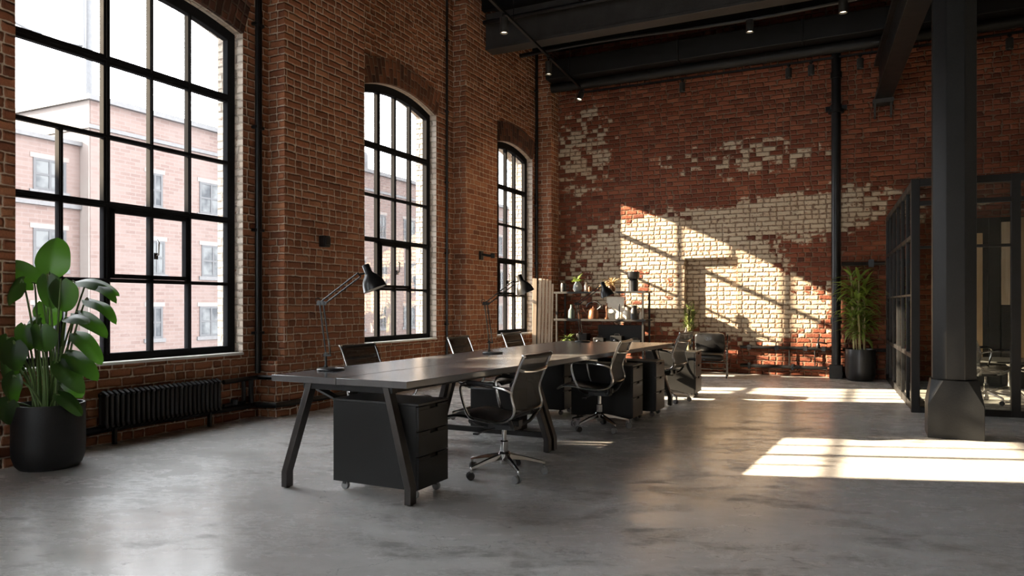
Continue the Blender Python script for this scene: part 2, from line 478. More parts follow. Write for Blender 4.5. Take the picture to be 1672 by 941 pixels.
def arch_band(b, th, mat):
    mb = MB(); N = 18; xf = b['xr']+.014
    e = .06
    c = (b['oy0']+b['oy1'])/2; w = (b['oy1']-b['oy0'])/2; s = b['rise']; Rr = (w*w+s*s)/(2*s); zc = b['spring']+s-Rr
    am = math.asin(min(1, (w+e*0)/Rr))
    rings = []
    for i in range(N+1):
        a = -am + 2*am*i/N
        p = lambda r, x: Vector((x, c+r*math.sin(a), zc+r*math.cos(a)))
        rings.append([p(Rr-.002, xf), p(Rr+th, xf), p(Rr+th, b['xr']-.03), p(Rr-.002, b['xr']-.03)])
    mb.loft(rings)
    bmesh.ops.recalc_face_normals(mb.bm, faces=mb.bm.faces)
    for f in mb.bm.faces:
        for l in f.loops:
            v = l.vert.co; r = math.hypot(v.y-c, v.z-zc); a = math.atan2(v.y-c, v.z-zc)
            l[mb.uv].uv = (r-Rr+.003+(v.x-xf), a*Rr)
    return mb.build('brick_arch', mat, wall_left)
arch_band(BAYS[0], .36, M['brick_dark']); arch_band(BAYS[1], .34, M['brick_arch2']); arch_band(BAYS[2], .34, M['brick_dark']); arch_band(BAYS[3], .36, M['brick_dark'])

# back wall with the bricked-up doorway
wb = MB(); NX0, NX1, NZ, ND = -3.03, -2.10, 2.04, .13
wb.box(-5.49, NX0, BACK, BACK+.3, 0, CEIL); wb.box(NX1, RIGHT+.2, BACK, BACK+.3, 0, CEIL)
wb.box(NX0, NX1, BACK, BACK+.3, NZ, CEIL); wb.box(NX0, NX1, BACK+ND, BACK+.3, 0, NZ)
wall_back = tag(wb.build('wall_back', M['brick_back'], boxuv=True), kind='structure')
tag(MB().box(RIGHT, RIGHT+.2, REAR, BACK, 0, CEIL).build('wall_right', M['plaster'], boxuv=True), kind='structure')
o = MB(); FILL_WIN = ((-4.2, -1.6),)  # unseen rear opening, added to bring fill light onto the floor
xs = [PF, FILL_WIN[0][0], FILL_WIN[0][1], RIGHT]
for i in (0, 2): o.box(xs[i], xs[i+1], REAR-.2, REAR, 0, CEIL)
for a, b in FILL_WIN: o.box(a, b, REAR-.2, REAR, 0, .7); o.box(a, b, REAR-.2, REAR, 4.0, CEIL)
tag(o.build('wall_rear', M['plaster'], boxuv=True), kind='structure')
for i, (a, b) in enumerate(FILL_WIN):
    root = bpy.data.objects.new('window_%d' % (6+i), None); COL.objects.link(root); tag(root, kind='structure')
    o = MB(); y0, y1 = REAR-.14, REAR-.07
    for x in (a+.04, a+(b-a)/3, a+2*(b-a)/3, b-.04): o.box(x-.04, x+.04, y0, y1, .7, 4.0)
    for z in (.74, 1.5, 2.3, 3.1, 3.96): o.box(a, b, y0+.005, y1-.005, z-.035, z+.035)
    o.build('frame', M['window_steel'], root)
    MB().box(a, b, REAR-.107, REAR-.103, .7, 4.0).build('pane', M['glass'], root)

# windows
def window(b):
    root = bpy.data.objects.new('window_%d' % b['n'], None); COL.objects.link(root); tag(root, kind='structure')
    xf = b['xr']-.115; xb = xf-.075
    f = MB(); N = 18
    y0, y1, z0 = b['oy0'], b['oy1'], b['sill']
    fw = .095
    c = (y0+y1)/2
    path = [(y1, z0), (y1, b['spring'])] + [(y1-(y1-y0)*i/N, archz(b, y1-(y1-y0)*i/N)) for i in range(1, N)] + [(y0, b['spring']), (y0, z0)]
    cy, cz = c, (z0+b['spring'])/2
    inner = []
    for (y, z) in path:
        yy = min(max(y, y0+fw), y1-fw)
        zz = z0+fw if z == z0 else archz(b, yy)-.11
        inner.append((yy, zz))
    n = len(path)
    vo = [[f.bm.verts.new((x, y, z)) for (y, z) in path] for x in (xf, xb)]
    vi = [[f.bm.verts.new((x, y, z)) for (y, z) in inner] for x in (xf, xb)]
    for i in range(n):
        j = (i+1) % n
        f.bm.faces.new([vo[0][i], vo[0][j], vi[0][j], vi[0][i]]); f.bm.faces.new([vo[1][i], vo[1][j], vi[1][j], vi[1][i]])
        f.bm.faces.new([vi[0][i], vi[0][j], vi[1][j], vi[1][i]]); f.bm.faces.new([vo[0][i], vo[0][j], vo[1][j], vo[1][i]])
    f.build('frame', M['window_steel'], root, bevel=.006)
    zt = lambda y: archz(b, y)-.10
    rows = [1.418, 2.088, 2.69, 3.367]
    if b['n'] == 3: rows = [1.37, 2.01, 2.64, 3.31]
    for y in b['cols']:
        t = .062 if y == b['thick'] else .034
        top = zt(y)
        if b['n'] in (1, 4, 5) and y == b['cols'][0]: top = rows[2]
        m = MB(); m.box(xb+.008, xf-.006, y-t/2, y+t/2, z0+fw-.01, top)
        m.box(xb+.03, xf+.006, y-.011, y+.011, z0+fw-.01, top)
        m.build('mullion', M['window_steel'], root, bevel=.004)
    for i, z in enumerate(rows):
        t = (.034, .058, .036, .078)[i]
        m = MB(); m.box(xb+.012, xf-.004, y0+fw-.01, y1-fw+.01, z-t/2, z+t/2)
        m.box(xb+.03, xf+.008, y0+fw-.01, y1-fw+.01, z-.011, z+.011)
        m.build('transom', M['window_steel'], root, bevel=.004)
    # opening casement between the thick mullion and two columns on
    ca = b['cols'].index(b['thick']); ya = b['cols'][ca]+.03; yb = b['cols'][ca+2]-.017
    m = MB(); za, zb = rows[0]+.02, rows[1]-.03; w = .038; X0, X1 = xb+.02, xf+.006
    m.box(X0, X1, ya, ya+w, za, zb); m.box(X0, X1, yb-w, yb, za, zb); m.box(X0, X1, ya, yb, za, za+w); m.box(X0, X1, ya, yb, zb-w, zb)
    cas = m.build('casement', M['window_steel'], root, bevel=.004)
    hy = b['cols'][ca+1]
    h = MB(); h.tube([(xf+.005,hy+.03,za+.22),(xf+.045,hy+.03,za+.23),(xf+.05,hy+.032,za+.35),(xf+.03,hy+.032,za+.37)], .008, 8)
    h.cbox((xf+.012,hy+.03,za+.22),(.02,.03,.06))
    tag(h.build('window_handle', M['chrome_dark'], root))
    g = MB(); ys = [y0+fw*.9+(y1-y0-1.8*fw)*i/N for i in range(N+1)]
    xg = (xf+xb)/2
    for a, c2 in zip(ys[:-1], ys[1:]):
        g.face([(xg,a,z0+fw*.9),(xg,c2,z0+fw*.9),(xg,c2,archz(b,c2)-.1),(xg,a,archz(b,a)-.1)])
    g.build('pane', M['glass'], root, weld=True)
    s = MB(); s.box(xf+.004, b['xr']+.022, y0+.004, y1-.004, z0+.001, z0+.026)
    s.build('window_sill', M['sill'], root, bevel=.004)
    s = MB(); s.box(XO-.05, xb-.004, y0+.004, y1-.004, z0+.001, z0+.03)
    s.build('window_sill', M['sill'], root, bevel=.004)
for b in BAYS: window(b)

# ------------------------------------------------------------------ street side
def ext_window(parent, xf, y0, y1, z0, z1):
    w = MB().box(xf-.05, xf+.004, y0+.01, y1-.01, z0+.01, z1-.01).build('window', M['ext_glass'], parent)
    MB().box(xf-.16, xf+.04, y0-.1, y1+.1, z0-.12, z0).build('sill', M['roof_metal'], w)
    MB().box(xf-.16, xf+.015, y0-.08, y1+.08, z1, z1+.13).build('lintel', M['facade_pale'], w)
    r = MB()
    for (a, c) in ((y0, y0+.07), (y1-.07, y1), ((y0+y1)/2-.03, (y0+y1)/2+.03)): r.box(xf-.06, xf+.02, a, c, z0, z1)
    for (a, c) in ((z0, z0+.07), (z1-.07, z1), ((z0+z1)/2-.03, (z0+z1)/2+.03)): r.box(xf-.055, xf+.016, y0, y1, a, c)
    r.build('frame', M['ext_frame'], w)
def extglass():
    m = Mat('street_window_glass'); p = m.pos()
    c = m.cramp(m.noise(p, 1.2, 3), [(.42,(.018,.02,.024)), (.60,(.075,.078,.08))])
    m.set(Base_Color=c, Roughness=.25); m.b.inputs['Specular IOR Level'].default_value = .2; return m.mat
M['ext_glass'] = extglass()
bld = thing('brick_building', 'long red brick building across the street, seen through the windows', 'building')
m = MB(); m.box(-30, -20, 13.2, 48, -7, 7.05); m.build('wall', M['facade'], bld, boxuv=True)
m = MB(); m.box(-29.9, -20.02, 13.155, 13.2, -7, 7.05); m.build('end_wall', M['facade_pale'], bld, boxuv=True)
m = MB(); m.box(-30.1, -19.85, 13.05, 48, 7.05, 7.2); m.box(-30, -19.93, 13.12, 48, 6.25, 6.36); m.build('coping', M['roof_metal'], bld)
rr = random.Random(3)
for zi, (za, zb) in enumerate(((4.25,5.3),(2.15,3.2),(.15,1.15),(-1.5,-.5))):
    for k in range(16):
        y = 15.0 + k*1.95 + (0 if zi % 2 == 0 else .08)
        wd = .55 if k % 3 == 0 else .95
        ext_window(bld, -20, y, y+wd, za, zb)
wing = thing('brick_building', 'lower brick wing with grey coping, left of the tall block outside', 'building')
m = MB(); m.box(-29, -20.4, 10.4, 13.15, -7, 5.75); m.build('wall', M['facade'], wing, boxuv=True)
m = MB(); m.box(-29, -20.28, 10.3, 13.15, 5.75, 5.87); m.box(-29, -20.3, 10.35, 13.15, 3.93, 4.05); m.build('coping', M['roof_metal'], wing)
for (za, zb) in ((4.35,5.22),(2.2,3.3),(.2,1.2)): ext_window(wing, -20.4, 11.85, 12.75, za, zb)
for (ya, yb, zt, lab) in ((-14, -1.2, 8.7, 'unseen taller brick block across the street, added to cut off the low sun'), (-.72, .45, 8.5, 'unseen narrow brick block beside the taller one, added to cut off the low sun')):  # unseen houses added to block low sun; the gap lets a strip through
    sun_block = thing('brick_building', lab, 'building')
    m = MB(); m.box(-28, -20.2, ya, yb, -7, zt); m.build('wall', M['facade'], sun_block, boxuv=True)
    m = MB(); m.box(-28.1, -20.1, ya-.02, yb+.02, zt, zt+.14); m.build('coping', M['roof_metal'], sun_block)
    for zi in (0, 2.4, 4.8):
        for k in range(max(0, int((yb-ya)/2))): ext_window(sun_block, -20.2, ya+.7+2*k, ya+1.6+2*k, zi, zi+1.2)
    if ya > -2:
        m = MB(); m.box(-20.9, -20.25, -.26, .42, zt, 11.6); m.build('sun_block_stack', M['facade'], sun_block, boxuv=True)  # stack added to keep the sun off the column
tank = thing('roof_tank', 'grey domed tank on the roof across the street, seen in the second window', 'water tank', (-21.5, 27.3, 7.2))
m = MB(); m.lathe([(.34,.02),(.36,.05),(.36,1.0),(.33,1.1),(.2,1.2),(.03,1.25)], 20); m.build('body', M['tank'], tank)
m = MB(); m.lathe([(.42,0),(.42,.06)], 20); m.build('base', M['roof_metal'], tank)
pole = thing('utility_pole', 'pale grey pole rising behind the roof corner outside the big window', 'pole', (-31.0, 20.35, -7))
m = MB(); m.tube([(0,0,0),(0,0,13),(.04,0,18),(0,.05,26)], [.20,.19,.17,.15], 12); m.build('shaft', M['cable'], pole)
m = MB(); m.tube([(.15,-.25,19.2),(.2,-.32,21.5),(.1,-.2,24)], [.05,.06,.05], 8); m.build('bracket', M['cable'], pole)
cab = MB(); pts = []
for i in range(15):
    t = i/14; pts.append((-31.0+5*t*0, 20.1-4.2*t, 12.55 + .55*t + .35*(4*t*(t-1))))
cab.tube(pts, .05, 6); cab.cbox((-31.0, 18.1, 12.45), (.3,.35,.14))
tag(cab.build('overhead_cable', M['cable']), 'thin sagging cable running left from the grey pole outside', 'cable')
tag(MB().box(-40, XO-.06, -30, 60, -7.3, -7).build('street', M['roof_metal']), kind='structure')

# ------------------------------------------------------------------ column and beams
def ngon8(cx, cy, a, k, z):
    """square of half width a with corners cut by k"""
    return [Vector((cx+x, cy+y, z)) for x, y in ((-a,-a+k),(-a+k,-a),(a-k,-a),(a,-a+k),(a,a-k),(a-k,a),(-a+k,a),(-a,a-k))]
CX, CY = .67, 7.75
col = thing('column', 'black octagonal iron column on a flared square base', 'column', (CX, CY, 0), kind='thing')
m = MB(); m.loft([ngon8(0,0,.172,.100,.52), ngon8(0,0,.172,.100,4.40)]); m.build('shaft', M['column'], col, bevel=.005)
m = MB(); m.loft([ngon8(0,0,.218,.004,0), ngon8(0,0,.218,.004,.30), ngon8(0,0,.186,.092,.52), ngon8(0,0,.172,.098,.53)]); m.build('base', M['column'], col, bevel=.006)
m = MB(); m.loft([ngon8(0,0,.172,.1,4.3), ngon8(0,0,.23,.02,4.40), ngon8(0,0,.23,.02,4.465)]); m.build('capital', M['column'], col, bevel=.004)

def ibeam(name, label, p, q, z0, h, w, tf=.05, tw=.10):
    """steel I beam from plan point p to q"""
    o = MB(); p = Vector((*p, 0)); q = Vector((*q, 0)); t = (q-p).normalized(); s = Vector((t.y, -t.x, 0))
    prof = [(-w/2,0),(w/2,0),(w/2,tf),(tw/2,tf),(tw/2,h-tf),(w/2,h-tf),(w/2,h),(-w/2,h),(-w/2,h-tf),(-tw/2,h-tf),(-tw/2,tf),(-w/2,tf)]
    o.loft([[c + s*a + Vector((0,0,z0+b)) for a, b in prof] for c in (p, q)])
    return tag(o.build(name, M['black_steel'], bevel=.006), label, 'beam', kind='thing')
dirx = (.46-.15)/(8.9-13.1)
lx = lambda y: .15 + dirx*(y-13.1)
ibeam('ceiling_beam', 'black steel beam running over the column to the back wall', (lx(13.08), 13.08), (lx(REAR+.02), REAR+.02), 4.47, .62, .25)
sh = MB(); sh.box(lx(13)-.15, lx(13)+.15, 12.86, 13.1, 4.40, 4.465); sh.box(lx(13)-.13, lx(13)-.10, 12.9, 13.1, 4.2, 4.4); sh.box(lx(13)+.10, lx(13)+.13, 12.9, 13.1, 4.2, 4.4)
tag(sh.build('beam_bracket', M['beam']), 'black steel bracket under the beam end on the back wall', 'bracket')
cb = MB()
def box_ibeam(y0, y1, z0, h):
    o = MB(); prof = [(y0,z0),(y1,z0),(y1,z0+.05),((y0+y1)/2+.05,z0+.05),((y0+y1)/2+.05,z0+h),((y0+y1)/2-.05,z0+h),((y0+y1)/2-.05,z0+.05),(y0,z0+.05)]
    o.loft([[Vector((x, a, b)) for a, b in prof] for x in (PF+.005, RIGHT-.005)])
    return o
o = MB(); o.box(PF+.005, RIGHT-.005, 10.46, 10.74, 5.38, 5.43); o.box(PF+.005, RIGHT-.005, 10.48, 10.72, 5.43, CEIL-.17)
tag(o.build('ceiling_beam', M['beam'], bevel=.006), 'deep black cross beam with a paler underside, above the second lamp', 'beam', kind='thing')
o = MB(); o.box(PF+.005, RIGHT-.005, 4.9, 5.18, 5.38, 5.43); o.box(PF+.005, RIGHT-.005, 4.92, 5.16, 5.43, CEIL-.17)
# ducts, pipes up under the ceiling
o = MB(); o.box(-5.48, RIGHT-.02, 12.45, 13.06, 5.42, 5.76)
for x in range(-5, 6, 2): o.box(x-.02, x+.02, 12.435, 13.07, 5.405, 5.775)
tag(o.build('ventilation_duct', M['duct'], bevel=.01), 'long flat black duct along the top of the back wall', 'duct')
o = MB(); o.tube([(-5.45,12.68,5.31),(RIGHT-.05,12.68,5.31)], .085, 18)
for x in (-3.6,-1.6,.9,3): o.lathe([(.095,-.03),(.095,.03)], 18, Matrix.Translation((x,12.68,5.31)) @ Matrix.Rotation(PI/2,4,'Y'))
tag(o.build('ceiling_pipe', M['duct']), 'round dark pipe running below the duct at the back wall', 'pipe')
o = MB(); pts = [(-5.6+.45*i, 11.6, 5.62+.03*math.sin(i*.55)) for i in range(25)]
o.tube(pts, .035, 10)
for x in (-3.5,-1.2,1.2): o.tube([(x,11.6,5.62),(x,11.6,CEIL-.1)], .01, 6)
tag(o.build('ceiling_pipe', M['pipe']), 'slim sagging conduit between cross beam and duct', 'pipe')
o = MB(); o.tube([(-5.6,10.25,5.74),(5.9,10.25,5.74)], .035, 10)
for x in (-3.9,-1.3,1.4,4):
    o.tube([(x,10.25,5.74),(x+.18,10.2,CEIL-.1)], .018, 6); o.tube([(x,10.25,5.74),(x-.32,10.2,CEIL-.1)], .018, 6)
tag(o.build('ceiling_pipe', M['pipe']), 'thin conduit on slanted hangers in front of the cross beam', 'pipe')

# tracks and spotlights
o = MB(); o.bar((-4.40,6.9,5.25),(-4.885,12.9,5.25), .04, .035)
for y in (7.5, 9.3, 12.0):
    x = -4.40-.485*(y-6.9)/6; o.tube([(x,y,5.26),(x,y,CEIL-.1)], .007, 6)
tag(o.build('light_track', M['black_steel']), 'black lighting track slanting past the cross beam to the back corner', 'track')
o = MB(); o.bar((-4.95,12.93,5.235),(5.5,12.93,5.235), .035, .03)
for x in (-4,-2,0,2,4): o.tube([(x,12.93,5.24),(x,12.93,5.42)], .007, 6)
tag(o.build('light_track', M['black_steel']), 'black lighting track along the top of the back wall', 'track')
def spot(label, x, y, ztop, h, r, drop, lit=True, power=10, tilt=(0,0), group='ceiling spotlights'):
    t = thing('spotlight', label, 'spotlight', (x, y, ztop), 0, group)
    Mx = Matrix.Rotation(R(tilt[0]), 4, 'X') @ Matrix.Rotation(R(tilt[1]), 4, 'Y')
    T = Matrix.Translation((0,0,-drop)) @ Mx
    b = MB(); b.lathe([(r*.5,0),(r*.95,-.008),(r,-.02),(r,-h),(r*.88,-h),(r*.80,-h+.035)], 22, T); b.build('housing', M['spot_grey'], t)
    s = MB(); s.tube([(0,0,.0),(0,0,-drop-.01)], .011, 8); s.lathe([(.03,-.025),(.03,0)], 12); s.build('stem', M['black_steel'], t)
    l = MB(); l.lathe([(.002,-h+.022),(r*.74,-h+.022),(r*.74,-h+.026),(.002,-h+.03)], 20, T); l.build('lens', M['lens'] if lit else M['bulb'], t)
    if lit:
        ld = bpy.data.lights.new('spot_light', 'SPOT'); ld.energy = power; ld.color = (1,.74,.48); ld.spot_size = R(95); ld.spot_blend = .7; ld.shadow_soft_size = .04
        lo = bpy.data.objects.new('lamp_glow', ld); COL.objects.link(lo); lo.parent = t
        lo.matrix_local = T @ Matrix.Translation((0,0,-h-.01))
    return t
tx = lambda y: -4.40-.485*(y-6.9)/6
spot('black spotlight nearest the camera on the slanting track', tx(8.95), 8.95, 5.235, .22, .058, .05, True, 26)
spot('lit black spotlight just past the cross beam on the slanting track', tx(10.85), 10.85, 5.235, .22, .055, .06, True, 34)
spot('small tilted spotlight at the back corner end of the slanting track', tx(12.75), 12.75, 5.235, .17, .055, .04, True, 10, (-18, 10))
for px, lab in ((-3.03,'black spotlight above the bricked-up doorway on the back wall track'),(-1.25,'left one of the paired spotlights beside the tall back wall pipe'),(-.90,'right one of the paired spotlights beside the tall back wall pipe'),(-.17,'black spotlight on the wall track between pipe and beam bracket'),(1.83,'black spotlight on the wall track to the right of the column')):
    spot(lab, px, 12.93, 5.22, .17, .05, .05, False)
spot('lit spotlight hanging from the slim conduit beyond the cross beam', -1.68, 11.6, 5.62, .19, .058, .04, True, 22)
spot('lit spotlight hanging from the ceiling closest above the beam bracket', -.36, 11.1, CEIL-.02, .26, .06, .60, True, 26)

# ------------------------------------------------------------------ pipes and fixtures on the walls
o = MB(); X, Y = -.525, 12.97
o.tube([(X,Y,.22),(X,Y,5.3)], .072, 20)
for z in (.95, 4.42, 4.95): o.lathe([(.086,-.05),(.086,.05)], 20, Matrix.Translation((X,Y,z)))
o.lathe([(.12,-.025),(.12,.025)], 20, Matrix.Translation((X,Y,4.36))); o.box(X-.16,X+.16,Y+.02,Y+.12,4.40,4.46)
pipe = o.build('drain_pipe', M['pipe']); tag(pipe, 'thick black vertical pipe standing against the back wall', 'pipe')
o = MB(); o.box(X-.10,X+.10,Y-.10,Y+.11,0,.22); o.build('base', M['beam'], pipe, bevel=.01)
o = MB(); o.tube([(-2.05,13.05,.47),(-.62,13.05,.47)], .028, 10); o.tube([(-.43,13.05,.47),(.2,13.05,.47)], .028, 10)
for x in (-1.9,-1.45,-1.0,-.72): o.box(x-.03,x+.03,13.02,13.1,.43,.51)
for x in (-1.25,-.85): o.tube([(x,13.05,.47),(x,13.05,.16)], .010, 8)
bp = o.build('heating_pipe', M['pipe']); tag(bp, 'black horizontal pipe at knee height on the back wall', 'pipe')
o = MB(); o.tube([(-.80,13.04,.5),(-.80,13.02,.60),(-.78,13.0,.66),(-.74,13.0,.67)], .012, 8); o.tube([(-.80,13.02,.58),(-.66,13.0,.56)], .014, 8); o.lathe([(.03,0),(.035,.03),(.02,.07)], 12, Matrix.Translation((-.8,13.04,.49)))
tag(o.build('valve', M['pipe'], bp), None)
o = MB(); o.tube([(-2.05,13.05,.15),(-.66,13.05,.15)], .03, 10)
for x in (-1.9,-1.2): o.box(x-.02,x+.02,13.02,13.1,.1,.2)
tag(o.build('heating_pipe', M['pipe']), 'black pipe just above the floor along the back wall', 'pipe')
o = MB(); o.tube([(-.45,13.06,1.87),(.19,13.06,1.87)], .03, 10); o.box(-.05,.03,13.02,13.1,1.81,1.93)
tag(o.build('conduit', M['pipe']), 'short black conduit on the back wall above the tall plant', 'pipe')
# window wall
o = MB()
pts = [(-5.885,1.9,.14),(-5.885,5.70,.14),(-5.63,5.73,.14),(-5.615,7.45,.14),(-5.86,7.5,.14),(-5.86,9.66,.14),(-5.615,9.7,.14),(-5.615,11.0,.14)]
pts[0] = (-5.86,3.2,.14); pts[1] = (-5.86,5.68,.14); pts[2] = (-5.62,5.73,.14)
o.tube(pts, .030, 10)
for y in (3.8,4.8,5.5): o.box(-5.93,-5.85,y-.02,y+.02,.11,.17)
tag(o.build('heating_pipe', M['pipe']), 'black heating pipe along the foot of the window wall', 'pipe')
o = MB(); o.tube([(-5.655,1.05,.14),(-5.655,2.98,.14)], .030, 10)
tag(o.build('heating_pipe', M['pipe']), 'short black pipe along the nearest brick pier, left of the big plant', 'pipe')
o = MB(); o.tube([(-5.85,5.25,.42),(-5.85,5.70,.43),(-5.62,5.74,.43),(-5.61,7.42,.43)], .024, 10); o.tube([(-5.86,5.52,.42),(-5.86,5.52,.17)], .022, 8); o.tube([(-5.86,5.62,.42),(-5.86,5.62,.17)], .026, 8)
o.tube([(-5.84,5.24,.185),(-5.84,5.52,.19)], .018, 8); o.lathe([(.035,-.02),(.035,.03)], 12, Matrix.Translation((-5.84,5.38,.2)))
tag(o.build('heating_pipe', M['pipe']), 'black supply pipe leaving the radiator and turning round the brick pier', 'pipe')
o = MB(); o.tube([(-5.885,5.735,.47),(-5.885,5.735,CEIL-.05)], .026, 10); o.tube([(-5.90,5.80,.47),(-5.90,5.80,CEIL-.05)], .012, 8)
for z in (.9,2,3.1,4.2,5.3): o.box(-5.93,-5.87,5.69,5.82,z-.015,z+.015)
tag(o.build('conduit', M['pipe']), 'black vertical conduit in the corner right of the big window', 'pipe')
o = MB(); o.tube([(-5.90,9.62,.2),(-5.90,9.62,CEIL-.05)], .018, 8)
for z in (.9,2,3.1,4.2,5.3): o.box(-5.93,-5.88,9.59,9.65,z-.012,z+.012)
tag(o.build('conduit', M['pipe']), 'thin dark vertical conduit to the right of the second window', 'pipe')
o = MB(); o.tube([(-5.76,12.66,.2),(-5.76,12.66,CEIL-.05)], .024, 8); o.tube([(-5.76,12.70,.2),(-5.76,12.70,CEIL-.05)], .016, 8)
for z in (.9,2,3.1,4.2,5.3): o.box(-5.80,-5.74,12.63,12.72,z-.012,z+.012)
tag(o.build('conduit', M['pipe']), 'pair of brown black vertical pipes to the right of the farthest window', 'pipe')
o = MB(); o.cbox((PF+.045,6.52,1.93),(.09,.10,.13)); o.cbox((PF+.095,6.52,1.93),(.02,.08,.09))
wlm = o.build('wall_lamp', M['black_steel'], bevel=.01); tag(wlm, 'small square black fixture on the brick pier between first and second window', 'wall lamp')
o = MB(); o.cbox((PF+.02,10.30,2.00),(.04,.09,.14)); o.tube([(PF+.03,10.30,2.02),(PF+.12,10.33,2.0),(PF+.2,10.36,1.99)], .022, 8); o.lathe([(.03,0),(.038,.02),(.038,.07),(.02,.08)], 12, Matrix.Translation((PF+.2,10.36,1.955)))
tag(o.build('wall_bracket', M['black_steel'], bevel=.004), 'black iron bracket on the brick pier beside the farthest window', 'bracket')

# radiator
rad = thing('radiator', 'low black column radiator under the big window', 'radiator', (-5.84, 3.97, 0))
NS, SP = 25, .0495
def sec():
    s = MB()
    for x in (-.035, .035): s.tube([(x,0,.165),(x,0,.19),(x,0,.41),(x,0,.435)], [.012,.017,.017,.012], 10)
    s.tube([(-.055,0,.43),(0,0,.45),(.055,0,.43)], [.014,.022,.014], 10); s.tube([(-.055,0,.17),(0,0,.152),(.055,0,.17)], [.014,.022,.014], 10)
    s.cbox((0,0,.30),(.07,.012,.25))
    return s
s0 = sec().build('section', M['radiator'], rad)
for i in range(1, NS):
    c = s0.copy(); COL.objects.link(c); c.parent = rad; c.location = (0, i*SP, 0)
for z in (.43, .172):
    o = MB(); o.tube([(0,-.04,z),(0,NS*SP,z)], .016, 10); o.build('header', M['radiator'], rad)
for y in (.1, 1.1):
    o = MB(); o.box(-.09,.02,y-.012,y+.012,.13,.15); o.box(-.02,.02,y-.012,y+.012,0.0,.15); o.build('foot', M['radiator'], rad)

# ------------------------------------------------------------------ desk
desk = thing('desk', 'long dark wooden desk on splayed steel legs', 'desk', (-2.95, 6.1, 0))
D = lambda x, y: (x+2.95, y-6.1)
A, B_, C_, E_ = D(-3.545,3.575), D(-2.483,3.59), D(-2.145,8.743), D(-3.531,8.56)
def lerp(a, b, t): return (a[0]+(b[0]-a[0])*t, a[1]+(b[1]-a[1])*t)
m1, m2 = lerp(A, B_, .5), lerp(E_, C_, .5)
g = .002
m = MB(); m.prism([A, (m1[0]-g, m1[1]), (m2[0]-g, m2[1]), E_], .698, .74); m.prism([(m1[0]+g, m1[1]), B_, C_, (m2[0]+g, m2[1])], .698, .74)
m.build('tabletop', M['desk_top'], desk, bevel=.003)
m = MB()
xl = lambda y: -3.545+.014*(y-3.575)/4.98; xr_ = lambda y: -2.483+.338*(y-3.59)/5.15
LEGY = [3.66, 5.40, 5.50, 7.50, 8.52]
for y in LEGY:
    m.box(xl(y)+2.95+.22, xr_(y)+2.95-.14, y-6.1-.025, y-6.1+.025, .655, .697)
for x0, x1 in ((-3.25,-3.22), (-2.66,-2.44)):
    m.bar((x0+2.95, 3.68-6.1, .677), (x1+2.95, 8.5-6.1, .677), .05, .04)
m.build('under_frame', M['black_steel'], desk, bevel=.003)
def leg(y, side, dy):
    xt = (xr_(y)-.19 if side > 0 else xl(y)+.27)+2.95; xb = (xr_(y)+.005 if side > 0 else xl(y)+.10)+2.95
    yy = y-6.1; s = MB()
    w, d = .062, .030
    def rg(x, yv, z, ww=w): return [Vector((x-d/2-.008, yv-ww/2, z)), Vector((x+d/2+.008, yv-ww/2, z)), Vector((x+d/2+.008, yv+ww/2, z)), Vector((x-d/2-.008, yv+ww/2, z))]
    s.loft([rg(xt, yy, .697), rg(xb, yy+dy, .105), rg(xb, yy+dy, .006)])
    s.lathe([(.02,0),(.02,.008)], 10, Matrix.Translation((xb, yy+dy, 0)))
    return s.build('leg', M['leg_steel'], desk, bevel=.003)
for y, dy in zip(LEGY, (-.045, 0, 0, 0, .06)):
    for s in (1, -1): leg(y, s, dy)
for y in (3.66, 8.52):
    s = MB(); sg = 1 if y < 6 else -1
    s.bar((xl(y)+.27+2.95, y-6.1+.02*sg, .67), (xl(y)+.27+2.95, y-6.1+.42*sg, .48), .04, .03); s.bar((xl(y)+.27+2.95, y-6.1+.42*sg, .48), (xl(y)+.27+2.95, y-6.1+.62*sg, .66), .04, .03)
    s.build('brace', M['black_steel'], desk)
s = MB(); s.bar((xl(5.4)+2.95+.12, 5.45-6.1, .13), (xr_(5.4)+2.95-.02, 5.45-6.1, .13), .03, .045); s.build('stretcher', M['black_steel'], desk, bevel=.003)

# ------------------------------------------------------------------ drawer pedestals
ped = thing('drawer_pedestal', 'black drawer pedestal nearest the camera, under the near end of the desk', 'pedestal', (-2.80, 3.87, 0), 0, 'drawer pedestals')
PD, PW, PZ0, PZ1 = .66, .345, .062, .595
m = MB(); m.box(-PD/2, PD/2-.018, -PW/2, PW/2, PZ0, PZ1-.014); m.build('body', M['cabinet'], ped, bevel=.003)
m = MB(); m.box(-PD/2-.001, PD/2, -PW/2-.001, PW/2+.001, PZ1-.014, PZ1); m.build('top_panel', M['cabinet_top'], ped, bevel=.002)
zz = [PZ0+.004, .268, .422, PZ1-.018]
for i in range(3):
    a, b = zz[i]+.003, zz[i+1]-.003
    m = MB(); y0, y1 = -PW/2+.003, PW/2-.003; X0, X1 = PD/2-.018, PD/2
    hw, hh = .045, .020
    m.box(X0, X1, y0, y1, a, b-hh); m.box(X0, X1, y0, -hw, b-hh, b); m.box(X0, X1, hw, y1, b-hh, b)
    d = m.build('drawer', M['cabinet'], ped, bevel=.0015)
    m = MB(); m.box(X0-.0005, X0+.003, -hw, hw, b-hh, b); m.build('pull_slot', M['slot'], d)
def caster_ped(x, y):
    m = MB(); m.lathe([(.006,-.012),(.025,-.012),(.028,-.006),(.028,.006),(.025,.012),(.006,.012)], 18, Matrix.Translation((x, y, .028)) @ Matrix.Rotation(PI/2, 4, 'X'))
    w = m.build('caster', M['caster'], ped)
    m = MB(); m.cbox((x, y, .05), (.022,.034,.024)); m.build('fork', M['plastic'], w)
for x in (-PD/2+.06, PD/2-.06):
    for y in (-PW/2+.05, PW/2-.05): caster_ped(x, y)
GP = 'drawer pedestals'
